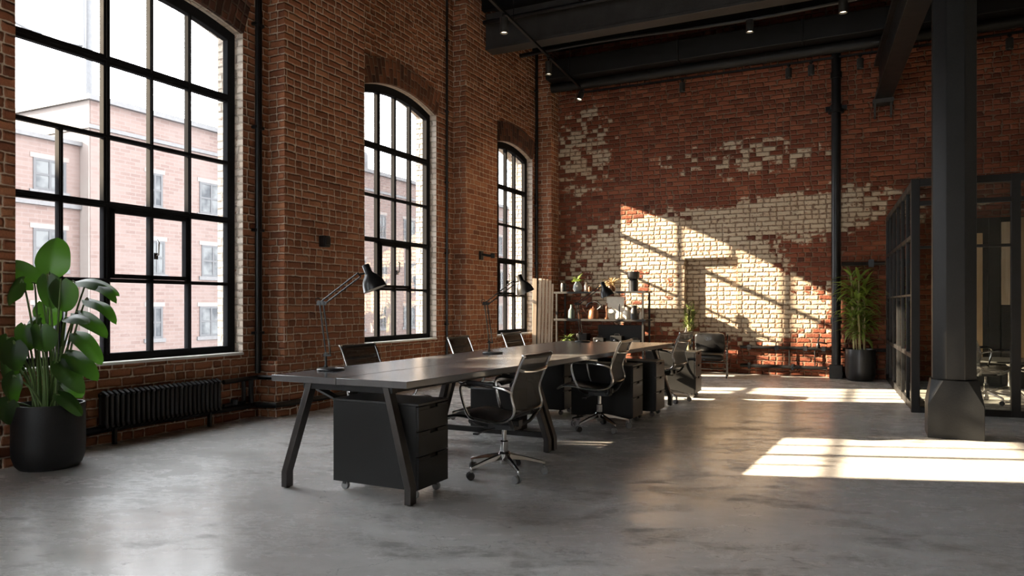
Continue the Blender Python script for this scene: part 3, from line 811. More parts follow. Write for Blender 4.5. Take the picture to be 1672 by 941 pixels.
dup(ped, (-2.46, 7.17, 0), 0, 'black drawer pedestal behind the middle desk chair, desk leg in front of it', GP)
dup(ped, (-2.385, 7.76, 0), 0, 'narrow-looking black pedestal standing directly behind another at the right desk edge', GP)
p4 = dup(ped, (-2.35, 9.53, 0), 0, 'black drawer pedestal with a brown front beyond the far end of the desk', GP)
dup(ped, (-3.30, 7.42, 0), 0, 'black pedestal standing under the desk, beside the left chair row', GP)
lb = thing('storage_box', 'low black box on the floor under the desk, behind the near chair', 'box', (-3.22, 6.20, 0))
m = MB(); m.box(-.26,.26,-.1,.1,.012,.40); m.build('body', M['cabinet'], lb, bevel=.01)
for x in (-.2,.2):
    m = MB(); m.box(x-.03,x+.03,-.08,.08,0,.012); m.build('foot', M['plastic'], lb)

# ------------------------------------------------------------------ office chairs
def smooth(pts, k=4):
    P = [Vector(p) for p in pts]; out = []
    for i in range(len(P)-1):
        p0, p1, p2, p3 = P[max(i-1,0)], P[i], P[i+1], P[min(i+2,len(P)-1)]
        for j in range(k):
            t = j/k
            out.append(.5*((2*p1)+(p2-p0)*t+(2*p0-5*p1+4*p2-p3)*t*t+(3*p1-p0-3*p2+p3)*t**3))
    out.append(P[-1]); return out
GC = 'mesh office chairs around the desk'
def make_chair(label, loc):
    t = thing('office_chair', label, 'chair', loc, 0, GC)
    W = .215
    prof = [(.262,.855),(.236,.80),(.196,.70),(.168,.62),(.174,.56),(.188,.51),(.176,.455),(.125,.418),(.04,.405),(-.08,.412),(-.22,.430),(-.315,.422),(-.355,.395)]
    P = smooth([(x,0,z) for x, z in prof], 4)
    for s in (-1, 1):
        m = MB(); m.tube([p+Vector((0,s*(W+.012),0)) for p in P], .011, 10)
        m.lathe([(.013,-.01),(.016,0),(.013,.01)], 10, Matrix.Translation((.262,s*(W+.012),.858)))
        m.build('side_frame', M['chrome'], t)
    ib = 6*4
    def sheet(pts, th, sag):
        m = MB(); n = 8; rows = []
        T = []
        for i, p in enumerate(pts):
            a = pts[max(i-1,0)]; b = pts[min(i+1,len(pts)-1)]; d = (b-a).normalized(); T.append(Vector((d.z,0,-d.x)))
        for sg in (-.5, .5):
            rows.append([[m.bm.verts.new(p + T[i]*(sg*th + sag*(1-(2*j/n-1)**2)) + Vector((0,-W+2*W*j/n,0))) for j in range(n+1)] for i, p in enumerate(pts)])
        for k, g in enumerate(rows):
            for i in range(len(pts)-1):
                for j in range(n): m.bm.faces.new([g[i][j], g[i][j+1], g[i+1][j+1], g[i+1][j]])
        L = len(pts)-1
        for i in range(L):
            for j in (0, n): m.bm.faces.new([rows[0][i][j], rows[0][i+1][j], rows[1][i+1][j], rows[1][i][j]])
        for j in range(n):
            for i in (0, L): m.bm.faces.new([rows[0][i][j], rows[0][i][j+1], rows[1][i][j+1], rows[1][i][j]])
        return m
    sheet(P[1:ib+1], .004, .012).build('backrest', M['mesh'], t, angle=60)
    sheet(P[ib:], .016, .006).build('seat', M['leather'], t, angle=60)
    m = MB(); m.tube([(.262,-W-.005,.852),(.266,0,.848),(.262,W+.005,.852)], .015, 10); m.build('top_roll', M['leather'], t)
    m = MB(); m.tube(smooth([(.225,-W-.012,.765),(.25,-W*.8,.755),(.268,0,.75),(.25,W*.8,.755),(.225,W+.012,.765)],4), .009, 8, flat=(.006,.012)); m.build('back_bar', M['chrome'], t)
    m = MB(); m.tube(smooth([(.178,-W-.012,.49),(.205,-W*.7,.48),(.215,0,.478),(.205,W*.7,.48),(.178,W+.012,.49)],4), .009, 8); m.build('lumbar_bar', M['chrome_dark'], t)
    for s in (-1, 1):
        y = s*(W+.018)
        m = MB(); m.tube(smooth([(.170,y,.612),(.12,y+s*.018,.635),(.0,y+s*.03,.652),(-.13,y+s*.03,.662),(-.185,y+s*.03,.655),(-.205,y+s*.028,.62),(-.185,y+s*.022,.52),(-.150,y+s*.008,.435),(-.11,y,.412)],4), .009, 8, flat=(.008,.011))
        a = m.build('armrest', M['chrome'], t)
        m = MB(); m.tube(smooth([(.05,y+s*.027,.656),(-.06,y+s*.03,.665),(-.15,y+s*.03,.670)],4), .01, 8, flat=(.011,.016)); m.build('arm_pad', M['leather'], a)
    m = MB(); m.prism([(-.13,-.07),(.11,-.06),(.11,.06),(-.13,.07)], .325, .362); m.box(-.16,.13,-.03,.03,.35,.395)
    for s in (-1, 1):
        m.tube(smooth([(-.10,s*.05,.345),(-.13,s*.15,.375),(-.14,s*(W+.005),.408)],3), .014, 8); m.tube(smooth([(.08,s*.05,.345),(.13,s*.14,.37),(.15,s*(W+.005),.425)],3), .014, 8)
    m.tube([(-.04,-.07,.335),(-.06,-.2,.33),(-.07,-.26,.325)], .006, 6); m.cbox((-.072,-.275,.325),(.04,.03,.012))
    m.build('tilt_mechanism', M['plastic'], t, bevel=.004)
    m = MB(); m.lathe([(.026,.075),(.028,.08),(.028,.235),(.024,.24),(.017,.242),(.017,.33)], 20); m.build('gas_column', M['chrome'], t)
    m = MB(); m.lathe([(.03,.10),(.042,.11),(.046,.15),(.036,.165)], 20); base = m.build('base_hub', M['chrome'], t)
    for k in range(5):
        a = 2*PI*k/5 + .50; c, s_ = math.cos(a), math.sin(a)
        m = MB()
        def rg(r, z, w, h): return [Vector((r*c - o*s_, r*s_ + o*c, z+v)) for o, v in ((-w/2,-h/2),(w/2,-h/2),(w/2*.6,h/2),(-w/2*.6,h/2))]
        m.loft([rg(.03,.132,.05,.04), rg(.15,.115,.036,.026), rg(.265,.088,.026,.020), rg(.29,.08,.024,.02)])
        m.tube([(.283*c,.283*s_,.085),(.283*c,.283*s_,.052)], .010, 8)
        m.build('base_leg', M['chrome'], t, bevel=.003)
        m = MB(); w = Matrix.Translation((.283*c+.012*s_, .283*s_-.012*c, .028)) @ Matrix.Rotation(a+.9*k, 4, 'Z') @ Matrix.Rotation(PI/2, 4, 'X')
        for o in (-.014, .014): m.lathe([(.004,o-.008),(.024,o-.008),(.028,o-.003),(.028,o+.003),(.024,o+.008),(.004,o+.008)], 18, w)
        m.lathe([(.010,-.012),(.010,.012)], 10, w)
        m.build('caster', M['plastic'] if k % 2 else M['caster'], t)
    return t
ch = make_chair('nearest mesh office chair, on the right of the desk beside the near pedestal', (-2.33, 4.57, 0))
dup(ch, (-2.36, 6.66, 0), R(4), 'middle mesh office chair on the right of the desk, drawer pedestal behind it')
dup(ch, (-2.30, 8.95, 0), R(-6), 'mesh office chair beyond the far right corner of the desk')
dup(ch, (-3.66, 4.95, 0), PI, 'mesh office chair on the window side, right behind the nearest lamp')
dup(ch, (-3.68, 6.66, 0), PI+.05, 'mesh office chair on the window side, in front of the second window')
dup(ch, (-3.68, 7.91, 0), PI-.04, 'mesh office chair on the window side, behind the second lamp')

# ------------------------------------------------------------------ desk lamps
GL = 'black articulated desk lamps'
def make_lamp(label, loc, rz):
    t = thing('desk_lamp', label, 'lamp', loc, rz, GL)
    m = MB(); m.lathe([(.0,0),(.092,0),(.096,.004),(.096,.012),(.088,.018),(.02,.022),(0,.022)], 36); m.build('base', M['lamp_black'], t)
    sx = -.034
    m = MB(); m.tube([(sx,0,.02),(sx,0,.115)], .0085, 12); m.lathe([(.014,.02),(.014,.035)], 14, Matrix.Translation((sx,0,0))); m.cbox((sx+.01,0,.105),(.055,.016,.012)); m.lathe([(.010,-.022),(.010,.022)], 10, Matrix.Translation((sx,0,.118)) @ Matrix.Rotation(PI/2,4,'X'))
    m.build('stem', M['lamp_black'], t)
    e = Vector((-.078,0,.470)); off = Vector((.026,0,.002))
    m = MB(); m.tube([(sx,0,.115), e], .0055, 10); m.tube([Vector((sx+.030,0,.112)), e+off], .0055, 10)
    for k in range(18): pass
    m.build('lower_arm', M['lamp_black'], t)
    m = MB(); 
    for y in (-.010,.010): m.tube([Vector((sx+.028,y,.125)), Vector((sx+.020,y,.22))], .0045, 8)
    m.build('spring', M['chrome_dark'], t)
    m = MB(); m.prism([(-.022,-.014),(.048,-.010),(.05,.012),(-.014,.022)], -.007, .007, Matrix.Translation((e.x, 0, e.z)) @ Matrix.Rotation(PI/2,4,'X'))
    for p in (e, e+off): m.lathe([(.009,-.014),(.009,.014)], 12, Matrix.Translation(p) @ Matrix.Rotation(PI/2,4,'X'))
    ring = [(e.x-.012+.017*math.cos(a*.35), 0, e.z+.022+.017*math.sin(a*.35)) for a in range(1,15)]
    m.tube(ring, .003, 6)
    m.build('elbow', M['lamp_black'], t)
    h = Vector((.232,0,.672))
    m = MB(); m.tube([e+Vector((0,0,.004)), h+Vector((-.040,0,.012))], .0055, 10); m.tube([e+off+Vector((.006,0,-.010)), h+Vector((-.022,0,-.014))], .0055, 10); m.tube([h+Vector((-.044,0,.014)), h+Vector((-.02,0,-.016))], .006, 8); m.tube([h+Vector((-.03,0,0)), h+Vector((.03,0,.014))], .006, 8)
    m.build('upper_arm', M['lamp_black'], t)
    ax = Vector((.313-.27,0,.569-.675)).normalized()             # pointing out of the shade
    zq = ax.to_track_quat('Z', 'Y').to_matrix().to_4x4()
    T = Matrix.Translation((.270,0,.675)) @ zq
    m = MB(); m.lathe([(.004,-.074),(.022,-.072),(.026,-.066),(.027,-.01),(.034,.0),(.050,.018),(.066,.042),(.076,.066),(.082,.092),(.086,.112),(.083,.112),(.074,.068),(.048,.022),(.028,.01),(.0,.008)], 40, T)
    for k in range(4):
        pass
    m.build('shade', M['lamp_black'], t)
    m = MB(); m.lathe([(.0825,.111),(.0735,.068),(.0475,.023),(.02,.012)], 36, T); m.build('shade_lining', M['lamp_in'], t)
    m = MB(); m.lathe([(.013,.012),(.013,.03),(.024,.05),(.028,.068),(.02,.088),(.004,.094)], 20, T); m.build('bulb', M['bulb'], t)
    rg = [(.245+.020*math.cos(a), 0, .722+.020*math.sin(a)) for a in [R(60+k*17) for k in range(13)]]
    m = MB(); m.tube(rg, .003, 6); m.build('wire_loop', M['chrome_dark'], t)
    return t
YAW = R(26.4)
lp = make_lamp('nearest black desk lamp on the window side of the desk, near end', (-3.40, 3.99, .74), YAW)
dup(lp, (-3.19, 6.02, .74), YAW, 'middle black desk lamp, its head in front of the farthest window')
dup(lp, (-3.20, 8.40, .74), YAW, 'farthest black desk lamp, its head in front of the shelf unit')

# ------------------------------------------------------------------ plants
def leaf_mesh(L, W, heart=.18, curl=.5, fold=.25, nt=12, ns=8, ripple=.02, tipdrop=.0, seed=0):
    """leaf in local space: grows along +Y from the origin, faces +Z"""
    rr = random.Random(seed); ph = rr.random()*6
    V, F, UV = [], [], []
    for i in range(nt+1):
        t = i/nt
        w = W*(max(0, math.sin(PI*min(1, t**.72*.985+.015)))**(.62 if heart else .9))*.5
        if heart:
            w = W*.5*((.42+.58*math.sin(PI/2*t/.30)**.8) if t < .30 else max(0, 1-((t-.30)/.70)**2)**.60)
        for j in range(ns+1):
            s = 2*j/ns-1
            y = L*(t - heart*abs(s)**.9*(1-.45*abs(s)**5)*(1-t)**2.5)
            a = curl*max(0, t-.05)**1.6
            yy = y*math.cos(a*.6); z = -y*math.sin(a*.6)
            z += -fold*abs(s)*w + ripple*L*math.sin(7*t+ph)*abs(s)
            V.append((s*w, yy, z)); UV.append((j/ns, t))
    for i in range(nt):
        for j in range(ns):
            a = i*(ns+1)+j; F.append((a, a+1, a+ns+2, a+ns+1))
    return V, F, UV
def add_leaf(mb, Mx, L, W, **k):
    V, F, UV = leaf_mesh(L, W, **k)
    vs = [mb.bm.verts.new(Mx @ Vector(v)) for v in V]
    for f in F:
        fc = mb.bm.faces.new([vs[i] for i in f])
        for l, i in zip(fc.loops, f): l[mb.uv].uv = UV[i]
def pot_mesh(r, h, taper=.12):
    p = [(r*.55,0),(r*.80,.006),(r*.90,h*.07),(r*.985,h*.20),(r,h*.34),(r*.995,h*.7),(r*.985,h-.008),(r*.975,h),(r*.925,h),(r*.915,h-.012),(r*.90,h*.62),(.01,h*.6)]
    return MB().lathe(p, 44)

# big broad-leaved plant; leaf list in metres seen from the room: across (a), height (z), depth (q)
bp_ = thing('potted_plant', 'large broad-leaved plant in a black pot left of the radiator', 'plant', (-5.446, 3.277, 0), YAW)
pot_mesh(.238, .475).build('pot', M['pot'], bp_, angle=50)
m = MB(); m.lathe([(.0,.40),(.1,.412),(.215,.405),(.215,.30),(0,.30)], 30); m.build('soil', M['soil'], bp_)
k_ = 5.36/1184
def big_leaf(px, py, tx, ty, W, q=0.0, face=0.0, curl=.5, seed=0, L=None, roll=0, fold=.22, heart=.2):
    """blade joins its stalk at (px,py) and points to (tx,ty); offsets in mm-like photo units from the pot foot (80,764)"""
    a, z = (px-80)*k_, (764-py)*k_
    da, dz = (tx-px)*k_, (ty-py)*-k_
    ln = L*k_ if L else math.hypot(da, dz)
    base = Vector((a, q, z)); d2 = Vector((da, 0, dz))
    vis = min(1, d2.length/ln)
    dep = math.sqrt(max(0, 1-vis*vis))*ln*(-1 if face >= 0 else 1)
    yd = Vector((da, dep, dz)).normalized()
    nrm = Vector((0, -1, 0)) if face < 2 else Vector((0, 0, 1))
    nrm = (Vector((0,-math.cos(abs(face)),math.sin(abs(face)))))
    nrm = (nrm - yd*nrm.dot(yd)).normalized()
    nrm = Matrix.Rotation(R(roll), 3, yd) @ nrm
    xd = yd.cross(nrm)
    Mx = Matrix((( xd.x, yd.x, nrm.x, base.x), (xd.y, yd.y, nrm.y, base.y), (xd.z, yd.z, nrm.z, base.z), (0,0,0,1)))
    mb = MB(); add_leaf(mb, Mx, ln, W*k_, heart=heart, curl=curl, fold=fold, nt=14, ns=10, ripple=.026, seed=seed)
    lf = mb.build('leaf', M['leaf'], bp_, angle=180)
    # stalk
    rr = random.Random(seed+50); ra = rr.uniform(-.09,.09); rq = rr.uniform(-.07,.07)
    s = MB(); root = Vector((a*.22+ra*.7, rq+q*.15, .40)); mid = Vector((a*.55+ra*.4, q*.5+rq*.6, .40+(z-.40)*.6))
    end = base + yd*.012
    s.tube(smooth([root, mid, base-Vector((da,0,dz)).normalized()*.02-Vector((0,0,.02)), end], 6), [.0095-.0052*i/18 for i in range(19)], 8)
    s.build('stalk', M['stem_green'], bp_)
LV = [ # px,py -> tip, width, depth, face, curl
 (78,447, 83,386, 60, .02, .15, .35, 0, 0), (47,464, -2,420, 44, .05, .35, .5, 0, 12), (112,462, 185,452, 36, .06, .9, .9, 0, -14),
 (92,455, 94,507, 44, -.10, .3, .4, 0, 0), (116,463, 118,512, 48, -.12, .3, .4, 0, 0), (44,462, 4,490, 50, -.06, .7, .6, 0, 0), (60,496, 70,536, 48, .08, .2, .4, 0, 0),
 (66,533, 62,574, 42, -.17, .4, .5, 0, 0), (92,534, 92,576, 48, -.18, .4, .5, 0, 0), (36,553, 18,596, 44, -.15, .3, .5, 0, 0), (52,558, 40,606, 46, -.19, .4, .5, 0, 0),
 (128,462, 193,470, 24, .12, 1.2, .7, 76, 0), (130,490, 196,500, 26, .10, 1.2, .8, 78, 0), (118,513, 182,528, 30, .06, 1.0, .8, 76, 0), (112,520, 160,513, 26, -.02, 1.0, .6, 60, 0),
 (118,546, 176,572, 30, .04, 1.0, .9, 72, 0), (110,578, 174,594, 36, -.02, .9, .9, 76, 0), (108,590, 158,622, 34, -.10, .8, .9, 66, 0), (100,600, 142,640, 34, .0, .8, .9, 62, 0),
 (30,580, 8,636, 46, -.10, .5, .7, 0, 0), (44,612, 22,660, 40, -.14, .4, .7, 0, 0), (48,650, 34,690, 46, -.22, .3, .6, 0, 0), (32,600, 2,622, 36, .02, .8, .7, 0, 0), (118,640, 158,668, 24, -.16, .9, .7, 0, 0),
 (56,520, 18,548, 34, .04, .8, .6, 0, 0),]
for i, (px, py, tx_, ty_, W, q, fc, cl, L, rl) in enumerate(LV):
    big_leaf(px, py, tx_, ty_, W, q, fc, cl, i, L or None, rl)
for i in range(9):
    s = MB(); a = rng.uniform(-.10,.10); q = rng.uniform(-.09,.09)
    s.tube(smooth([(a,q,.40),(a*1.1,q,.62),(a*1.4+rng.uniform(-.03,.03),q*1.2,.86+rng.random()*.12)],6), [.010-.006*i2/12 for i2 in range(13)], 8); s.build('stalk', M['stem_green'], bp_)

def lance(mb, base, az, el, L, W, droop, seed):
    d = Vector((math.cos(az)*math.cos(el), math.sin(az)*math.cos(el), math.sin(el)))
    x = Vector((-math.sin(az), math.cos(az), 0)); n = x.cross(d)
    if n.z < 0: n = -n; x = -x
    Mx = Matrix(((x.x,d.x,n.x,base[0]),(x.y,d.y,n.y,base[1]),(x.z,d.z,n.z,base[2]),(0,0,0,1)))
    add_leaf(mb, Mx, L, W, heart=0, curl=droop, fold=.35, nt=7, ns=4, ripple=.0, seed=seed)
# dracaena by the glass room
dp = thing('potted_plant', 'tall slim dracaena in a graphite pot between the drain pipe and the glass room', 'plant', (-.165, 12.72, 0))
pot_mesh(.222, .50).build('pot', M['pot_metal'], dp, angle=50)
m = MB(); m.lathe([(.0,.43),(.2,.43),(.2,.33),(0,.33)], 24); m.build('soil', M['soil'], dp)
r2 = random.Random(11); fo = MB(); 
for k in range(10):
    a = k*2.4; rd = r2.uniform(.02,.11); top = (.95,1.15,1.30,1.50,1.66,1.42,1.05,1.58,.88,1.22)[k]
    lean = r2.uniform(-.06,.06), r2.uniform(-.06,.06)
    p0 = Vector((rd*math.cos(a), rd*math.sin(a), .40)); p1 = Vector((p0.x*.9+lean[0], p0.y*.9+lean[1], top))
    s = MB(); s.tube([p0, p0.lerp(p1,.5)+Vector((r2.uniform(-.012,.012),r2.uniform(-.012,.012),0)), p1], .011, 8); s.build('stem', M['cane'], dp)
    for i in range(27):
        t = r2.uniform(0, 1); z = top-.32*t+.03; az = r2.uniform(0, 6.28); q = p0.lerp(p1, (z-.4)/(top-.4)); q.z = z
        lance(fo, q, az, r2.uniform(.15,1.2)-.55*t, r2.uniform(.24,.40), .048, r2.uniform(.5,1.2), i)
fo.build('foliage', M['leaf_palm'], dp, angle=180)
# slim plant by the bricked-up doorway
sp = thing('potted_plant', 'slim upright green plant in the corner of the bricked-up doorway', 'plant', (-2.86, 12.78, 0))
pot_mesh(.16, .40).build('pot', M['pot'], sp, angle=50)
m = MB(); m.lathe([(.0,.34),(.14,.34),(.14,.25),(0,.25)], 20); m.build('soil', M['soil'], sp)
fo = MB()
for k in range(6):
    a = k*1.05; p0 = Vector((.04*math.cos(a), .04*math.sin(a), .32)); top = r2.uniform(.95,1.22); p1 = Vector((.05*math.cos(a), .05*math.sin(a), top))
    s = MB(); s.tube([p0, p1], .012, 8); s.build('stem', M['cane'], sp)
    for i in range(20):
        z = r2.uniform(.72, top+.03); q = p0.lerp(p1, (z-.32)/(top-.32)); lance(fo, q, r2.uniform(0,6.28), r2.uniform(.5,1.25), r2.uniform(.10,.17), .04, r2.uniform(.2,.9), i)
fo.build('foliage', M['leaf_pale'], sp, angle=180)
lowp = thing('potted_plant', 'low bushy yellow green plant on the floor beyond the far desk end', 'plant', (-2.95, 11.2, 0))
pot_mesh(.15, .30).build('pot', M['pot'], lowp, angle=50)
m = MB(); m.lathe([(.0,.24),(.13,.24),(.13,.17),(0,.17)], 20); m.build('soil', M['soil'], lowp)
fo = MB()
for i in range(70): lance(fo, (r2.uniform(-.06,.06), r2.uniform(-.06,.06), r2.uniform(.24,.42)), r2.uniform(0,6.28), r2.uniform(.1,1.2), r2.uniform(.14,.24), .055, r2.uniform(.3,1.2), i)
fo.build('foliage', M['leaf_pale'], lowp, angle=180)

# ------------------------------------------------------------------ shelf unit and what stands on it
SX0, SX1, SY0, SY1 = -5.28, -3.57, 12.42, 12.86
sh = thing('shelf_unit', 'metal frame shelf unit against the back wall behind the desk', 'shelf', (SX0, SY0, 0))
w, d = SX1-SX0, SY1-SY0
for x in (.035, w-.035):
    for y in (.012, d-.012):
        m = MB(); m.box(x-.016,x+.016,y-.012,y+.012,0,1.44); m.build('post', M['shelf_metal'], sh)
for z in (.20, .45, .94, 1.44):
    m = MB(); m.box(-.02,w+.02,0.0,d,z-.026,z); m.box(-.02,w+.02,-.004,0,z-.034,z+.002); m.build('shelf_board', M['shelf_metal'], sh, bevel=.002)
def on(name, label, cat, x, y, z, prof, mat, n=22, group='things on the shelf unit'):
    o = MB().lathe(prof, n).build(name, mat); o.location = (x, y, z); return tag(o, label, cat, group)
Y = 12.51; T1, T2, T3 = 1.4425, .9425, .4525
# top shelf
mug = on('mug', 'small dark mug at the left end of the top shelf', 'mug', -5.14, Y, T1, [(.0,0),(.05,0),(.055,.02),(.055,.13),(.045,.16),(.04,.13),(.0,.03)], M['plastic'])
m = MB(); m.tube([(.05,0,.11),(.1,0,.11),(.1,0,.05),(.05,0,.04)], .009, 8); m.build('handle', M['plastic'], mug)
v1 = on('vase', 'round grey vase with a green sprig on the top shelf', 'vase', -4.86, Y, T1, [(.0,0),(.06,0),(.085,.05),(.08,.11),(.045,.165),(.035,.19),(.028,.185),(.03,.15),(.0,.05)], M['grey_ceramic'])
fo = MB()
for i in range(22): lance(fo, (0,0,.17+.03*(i%3)), r2.uniform(0,6.28), r2.uniform(.1,1.2), r2.uniform(.09,.17), .035, .7, i)
fo.build('foliage', M['leaf_palm'], v1, angle=180)
on('bottle', 'slim pale bottle right of the round vase on the top shelf', 'bottle', -4.70, Y, T1, [(.0,0),(.03,0),(.032,.1),(.015,.14),(.015,.17),(0,.17)], M['white_ceramic'])
on('jar', 'small brown jar next to the slim bottle on the top shelf', 'jar', -4.62, Y, T1, [(.0,0),(.03,0),(.032,.07),(.026,.085),(0,.085)], M['bronze'])
v2 = on('vase', 'low vase of dried grass above the white canvas on the top shelf', 'vase', -4.22, Y+.04, T1, [(.0,0),(.06,0),(.075,.05),(.06,.10),(.03,.12),(.0,.1)], M['bronze'])
fo = MB()
for i in range(60): lance(fo, (0,0,.10), r2.uniform(0,6.28), r2.uniform(.3,1.4), r2.uniform(.15,.30), .022, 1.3, i)
fo.build('dried_grass', M['straw'], v2, angle=180)
pl = on('planter', 'tall black planter with a wide bowl top at the right of the top shelf', 'planter', -3.80, Y, T1, [(.0,0),(.085,0),(.088,.19),(.07,.205),(.09,.215),(.108,.25),(.112,.345),(.10,.345),(.095,.3),(0,.29)], M['pot_metal'], 28)
fo = MB()
for i in range(26): lance(fo, (r2.uniform(-.06,.06),r2.uniform(-.06,.06),.30), r2.uniform(0,6.28), r2.uniform(.4,1.3), r2.uniform(.06,.10), .02, .8, i)
fo.build('foliage', M['stem_green'], pl, angle=180)
# middle shelf
on('bottle', 'grey green bottle at the left of the middle shelf', 'bottle', -4.98, Y, T2, [(.0,0),(.06,0),(.065,.03),(.06,.15),(.025,.20),(.022,.26),(.028,.265),(0,.265)], M['green_glass'])
kt = on('kettle', 'dark kettle with a curved handle on the middle shelf', 'kettle', -4.55, Y, T2, [(.0,0),(.095,0),(.10,.03),(.085,.15),(.05,.19),(.02,.2),(.02,.225),(0,.23)], M['bronze'], 26)
m = MB(); m.tube(smooth([(.07,0,.17),(.14,0,.24),(.05,0,.31),(-.08,0,.29),(-.14,0,.22)],4), .012, 8); m.build('handle', M['plastic'], kt)
m = MB(); m.tube(smooth([(-.08,0,.08),(-.15,0,.12),(-.20,0,.20)],4), [.022]*4+[.016]*4+[.012], 8); m.build('spout', M['bronze'], kt)
on('jar', 'small dark jar between bottle and kettle on the middle shelf', 'jar', -4.80, Y-.05, T2, [(.0,0),(.05,0),(.055,.08),(.035,.1),(.035,.12),(0,.12)], M['bronze'])
cv = MB(); cv.box(-.165,.165,-.012,.012,0,.40); cv = cv.build('canvas', M['canvas'], bevel=.003); cv.location = (-4.17, 12.60, T2); cv.rotation_euler = (R(-5),0,0)
tag(cv, 'blank white canvas leaning at the back of the middle shelf', 'canvas', 'things on the shelf unit')
m = MB(); m.box(-.15,-.14,.012,.03,0,.4); m.box(.14,.15,.012,.03,0,.4); m.build('stretcher_bar', M['board'], cv)
fg = on('figurine', 'thin bronze figurine in front of the white canvas', 'figurine', -4.29, Y-.02, T2, [(.0,0),(.035,0),(.035,.02),(.014,.04),(.012,.12),(.022,.18),(.02,.22),(.010,.24),(.018,.265),(.012,.29),(0,.295)], M['bronze'])
m = MB(); m.tube([(.01,0,.21),(.06,0,.19),(.09,0,.21)], .007, 6); m.build('arm', M['bronze'], fg)
bx = MB().box(-.05,.05,-.04,.04,0,.10).build('box', M['shelf_metal'], bevel=.004); bx.location = (-4.18,Y-.04,T2); tag(bx, 'small grey box at the foot of the white canvas', 'box', 'things on the shelf unit')
m = MB(); m.box(-.052,.052,-.042,.042,.10,.112); m.build('lid', M['plastic'], bx)
cd = on('candlestick', 'black candle on a pale foot right of the canvas middle', 'candle', -4.06, Y, T2, [(.0,0),(.04,0),(.035,.02),(.012,.035),(.012,.05),(0,.05)], M['white_ceramic'])
m = MB(); m.lathe([(0,.05),(.012,.05),(.012,.27),(0,.275)], 12); m.build('candle', M['plastic'], cd)
on('vase', 'round cream vase right of the white canvas', 'vase', -3.93, Y+.04, T2, [(.0,0),(.05,0),(.075,.07),(.07,.14),(.03,.19),(.035,.215),(.025,.21),(0,.1)], M['white_ceramic'])
jg = on('jug', 'black jug near the right post of the middle shelf', 'jug', -3.78, Y-.03, T2, [(.0,0),(.06,0),(.066,.05),(.06,.16),(.04,.20),(.05,.25),(.042,.25),(0,.1)], M['plastic'])
m = MB(); m.tube(smooth([(.045,0,.22),(.1,0,.2),(.105,0,.12),(.06,0,.08)],4), .008, 8); m.build('handle', M['chrome_dark'], jg)
on('jar', 'small cream jar at the right end of the middle shelf', 'jar', -3.66, Y, T2, [(.0,0),(.035,0),(.04,.1),(.03,.13),(0,.135)], M['white_ceramic'])
# lower shelf: dark equipment
def crate(label, x, y, w_, d_, h_, z=T3, knob=True, name='equipment_case', cat='case'):
    o = MB().box(-w_/2,w_/2,-d_/2,d_/2,0,h_).build(name, M['cabinet'], bevel=.008); o.location = (x,y,z); tag(o, label, cat, 'things on the shelf unit')
    m = MB(); m.tube([(-.05,0,h_),(-.04,0,h_+.03),(.04,0,h_+.03),(.05,0,h_)], .006, 6); m.build('handle', M['chrome_dark'], o)
    if knob:
        m = MB(); m.lathe([(0,0),(.035,0),(.035,.03),(.028,.034),(0,.03)], 16, Matrix.Translation((0,-d_/2,h_*.5)) @ Matrix.Rotation(PI/2,4,'X')); m.build('lens', M['chrome_dark'], o)
    return o
crate('tall black equipment case at the back of the lower shelf', -4.10, 12.76, .86, .10, .38, knob=False)
crate('dark upright case left of the others on the lower shelf', -4.78, 12.60, .20, .2, .22, knob=False)
crate('black box camera left of the middle on the lower shelf', -4.45, 12.56, .20, .14, .15, name='camera', cat='camera')
crate('black box camera right of the middle on the lower shelf', -4.12, 12.56, .22, .14, .19, name='camera', cat='camera')
crate('low black recorder near the right post of the lower shelf', -3.78, 12.56, .24, .2, .12, name='recorder', cat='recorder')
lv = on('vase', 'small vase with trailing leaves at the left of the lower shelf', 'vase', -5.02, Y-.08, T3, [(.0,0),(.05,0),(.07,.05),(.05,.1),(.03,.12),(0,.1)], M['grey_ceramic'])
fo = MB()
for i in range(40): lance(fo, (0,0,.10), r2.uniform(0,6.28), r2.uniform(-.1,1.2), r2.uniform(.1,.22), .045, 1.0, i)
fo.build('foliage', M['leaf_pale'], lv, angle=180)

# pale boards leaning in the corner
for i, (x, y, wd, hh) in enumerate(((-5.665,12.33,.075,1.70),(-5.60,12.38,.055,1.70),(-5.545,12.41,.05,1.69),(-5.49,12.44,.05,1.68),(-5.435,12.47,.05,1.66),(-5.39,12.49,.038,1.60))):
    o = MB().box(-wd/2,wd/2,-.012,.012,0,hh).build('wooden_board', M['board'], bevel=.002)
    o.location = (x, y, .006); o.rotation_euler = (R(-5.5), 0, R((18,9,9,9,9,9)[i]))
    tag(o, ['widest pale board of the bundle in the back corner, beside the farthest window','second pale board from the window in the corner bundle','third pale board from the window in the corner bundle','fourth pale board from the window in the corner bundle','fifth pale board from the window in the corner bundle','short narrow board at the shelf side of the corner bundle'][i], 'board', 'pale boards leaning in the corner')

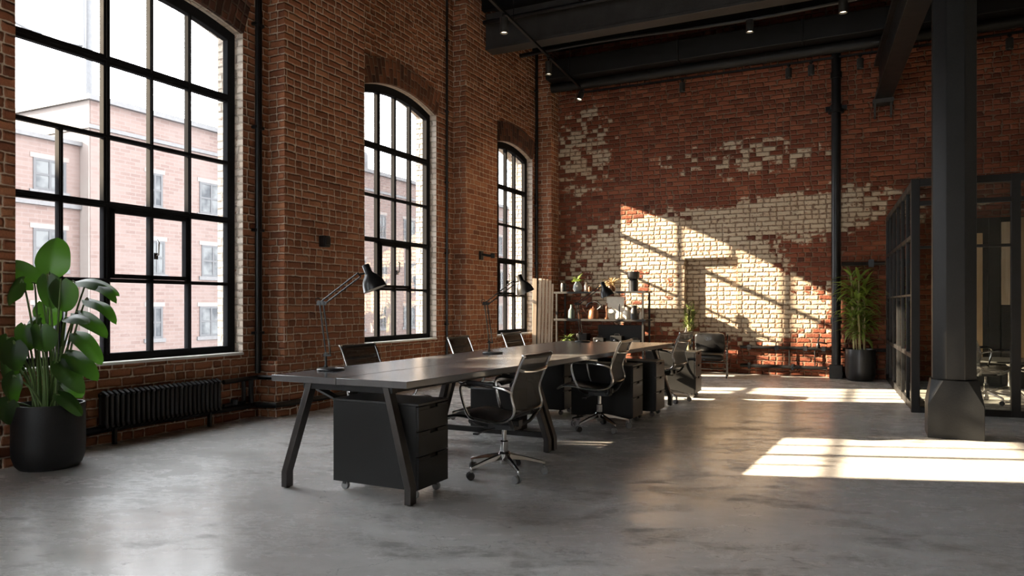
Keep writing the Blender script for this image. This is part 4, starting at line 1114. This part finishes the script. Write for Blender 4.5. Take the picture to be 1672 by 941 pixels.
# ------------------------------------------------------------------ armchair and side table
ac = thing('armchair', 'black leather armchair with thin metal frame by the back wall', 'armchair', (-2.44, 12.32, 0), R(8))
def cushion(mb, w_, d_, h_, Mx):
    n = 8; rings = []
    for i in range(n+1):
        v = -1+2*i/n; rr_ = 1-.10*abs(v)**3
        ring = []
        for k in range(28):
            a = 2*PI*k/28; c, s = math.cos(a), math.sin(a)
            e = .32
            ring.append(Mx @ Vector((w_/2*rr_*math.copysign(abs(c)**e, c), d_/2*rr_*math.copysign(abs(s)**e, s), v*h_/2)))
        rings.append(ring)
    mb.loft(rings)
m = MB(); cushion(m, .50, .52, .12, Matrix.Translation((0,-.02,.335))); m.build('seat', M['leather'], ac, angle=50)
m = MB(); cushion(m, .50, .37, .10, Matrix.Translation((0,.235,.545)) @ Matrix.Rotation(R(102),4,'X')); m.build('backrest', M['leather'], ac, angle=50)
for s in (-1, 1):
    x = s*.29
    m = MB(); m.tube(smooth([(x,-.24,.02),(x,-.26,.30),(x,-.29,.43),(x,-.23,.505),(x,-.05,.51),(x,.14,.50),(x,.22,.44)],4), .011, 8); m.tube([(x,.24,.02),(x,.22,.35),(x,.26,.70)], .011, 8); m.tube([(x,-.24,.255),(x,.23,.255)], .010, 8)
    m.build('side_frame', M['chrome_dark'], ac)
    m = MB(); m.tube(smooth([(x,-.23,.512),(x,-.05,.527),(x,.14,.515)],4), .016, 8, flat=(.016,.024)); m.build('arm_pad', M['leather'], ac)
    for y in (-.24, .24):
        m = MB(); m.lathe([(.004,-.01),(.022,-.01),(.022,.01),(.004,.01)], 14, Matrix.Translation((x,y,.022)) @ Matrix.Rotation(PI/2,4,'Y')); m.build('caster', M['plastic'], ac)
m = MB()
for y in (-.24,.23): m.tube([(-.29,y,.255),(.29,y,.255)], .010, 8)
m.tube([(-.29,-.1,.14),(.29,-.1,.14)], .008, 8)
m.build('cross_bar', M['chrome_dark'], ac)
stb = thing('side_table', 'small round side table tucked beside the leather armchair', 'table', (-2.83, 12.25, 0))
m = MB(); m.lathe([(0,.60),(.16,.60),(.165,.61),(.165,.62),(0,.622)], 28); m.build('tabletop', M['cabinet'], stb)
m = MB(); m.tube([(0,0,.02),(0,0,.60)], .012, 10); m.build('leg', M['chrome_dark'], stb)
m = MB(); m.lathe([(0,0),(.12,0),(.12,.012),(.02,.02),(0,.02)], 24); m.build('base', M['black_steel'], stb)
bt = MB().lathe([(0,0),(.03,0),(.034,.02),(.032,.12),(.014,.16),(.012,.20),(0,.20)], 16).build('bottle', M['white_ceramic']); bt.location = (-2.80,12.24,.623); tag(bt, 'small pale bottle on the side table by the armchair', 'bottle')

# ------------------------------------------------------------------ glass meeting room
gp = thing('glass_partition', 'black framed glass partition of the meeting room behind the column', 'partition', (.393, 9.259, 0), R(3))
HT = 2.60; LS, LF = 3.78, 5.3
def post(x, y, w_, d_, z1=HT, z0=0):
    m = MB(); m.box(x-w_/2,x+w_/2,y-d_/2,y+d_/2,z0,z1); return m.build('post', M['black_steel'], gp, bevel=.003)
post(.04,.0,.085,.085)
for k in range(1, 7): post(.03, LS*k/6-(.03 if k == 6 else 0), .05, .036)
for z, t in ((.05,.09),(.62,.05),(1.31,.025),(1.97,.05),(HT-.04,.08)):
    m = MB(); m.box(.008,.052,.04,LS,z-t/2,z+t/2); m.build('rail', M['black_steel'], gp, bevel=.003)
for x in (.98, 2.1, 3.3, 4.4, LF): post(x, 0, .085 if x == .98 else .05, .07)
for z, t, a, b in ((.035,.07,.08,LF),(2.33,.05,.08,LF),(HT-.04,.08,.08,LF),(1.84,.03,.08,.94)):
    m = MB(); m.box(a,b,-.03,.03,z-t/2,z+t/2); m.build('rail', M['black_steel'], gp, bevel=.003)
m = MB(); m.box(.026,.034,.04,LS-.02,.06,HT-.06); m.build('pane', M['glass_part'], gp)
m = MB(); m.box(.08,LF,-.004,.004,.05,HT-.06); m.build('pane', M['glass_part'], gp)
m = MB(); m.tube([(1.06,-.05,.9),(1.06,-.05,1.25)], .012, 8); m.tube([(1.06,-.05,.95),(1.06,0,.95)], .008, 6); m.tube([(1.06,-.05,1.2),(1.06,0,1.2)], .008, 6); m.build('door_handle', M['black_steel'], gp)
# inside the meeting room
wp = thing('wood_panel', 'pale wooden wall panels with dark edges inside the glass room', 'panel', (1.35, 12.55, 0))
for i, (x0, x1, z0, z1, mt) in enumerate(((-.08,.10,.35,2.25,'plywood'),(.18,.32,.05,2.46,'cabinet'),(.33,.56,1.20,2.40,'board'),(.56,.78,.4,2.46,'plywood'),(.33,.56,.05,1.19,'cabinet'),(.80,1.5,.05,2.46,'cabinet'))):
    m = MB(); m.box(x0,x1,.03*(i % 2),.05+.03*(i % 2),z0,z1); m.build('panel_board', M[mt], wp, bevel=.003)
m = MB(); m.box(-.1,1.52,.086,.14,0,2.48); m.build('backing', M['cabinet'], wp)
mt_ = thing('low_table', 'low round table with a splayed metal foot inside the glass room', 'table', (1.62, 11.4, 0))
m = MB(); m.lathe([(0,.455),(.50,.455),(.51,.465),(.51,.48),(0,.482)], 40); m.build('tabletop', M['cabinet_top'], mt_)
m = MB(); m.lathe([(.03,.10),(.035,.14),(.03,.40),(.10,.455)], 18); m.build('pedestal', M['chrome'], mt_)
for k in range(4):
    a = k*PI/2+.4; m = MB(); m.tube([(0,0,.12),(.15*math.cos(a),.15*math.sin(a),.09),(.34*math.cos(a),.34*math.sin(a),.014)], [.028,.022,.014], 8); m.build('foot', M['chrome'], mt_)
dup(ch, (1.25, 10.55, 0), R(200), 'office chair inside the glass room beside the corner post', 'chairs inside the glass room')
dup(ch, (2.05, 10.75, 0), R(-60), 'office chair inside the glass room at the right edge of the photo', 'chairs inside the glass room')

# ------------------------------------------------------------------ light, sky, camera
w = bpy.data.worlds.new('sky'); scn.world = w; w.use_nodes = True
nt = w.node_tree; bg = nt.nodes['Background']; bg.inputs[0].default_value = (.93,.965,1,1); bg.inputs[1].default_value = 8.0
sun = bpy.data.lights.new('sun', 'SUN'); sun.energy = 30; sun.color = (1,.80,.56); sun.angle = R(.7)
so = bpy.data.objects.new('sun', sun); COL.objects.link(so)
so.rotation_euler = Vector((2.7,1.0,-1.25)).to_track_quat('-Z','Y').to_euler()
cam = bpy.data.cameras.new('camera'); cam.sensor_width = 36; cam.lens = 36*1184/1672; cam.shift_y = 27.5/1672; cam.clip_start = .05; cam.clip_end = 300
co = bpy.data.objects.new('camera', cam); COL.objects.link(co); co.location = (0,0,1.2); co.rotation_euler = (PI/2,0,YAW)
scn.camera = co
vs = scn.view_settings; vs.view_transform = 'Standard'; vs.look = 'None'; vs.exposure = .75; vs.gamma = 1; vs.use_curve_mapping = False
cy = scn.cycles; cy.max_bounces = 10; cy.diffuse_bounces = 6; cy.transparent_max_bounces = 16; cy.glossy_bounces = 4
cy.sample_clamp_indirect = 8; cy.caustics_reflective = False; cy.caustics_refractive = False; cy.use_denoising = True
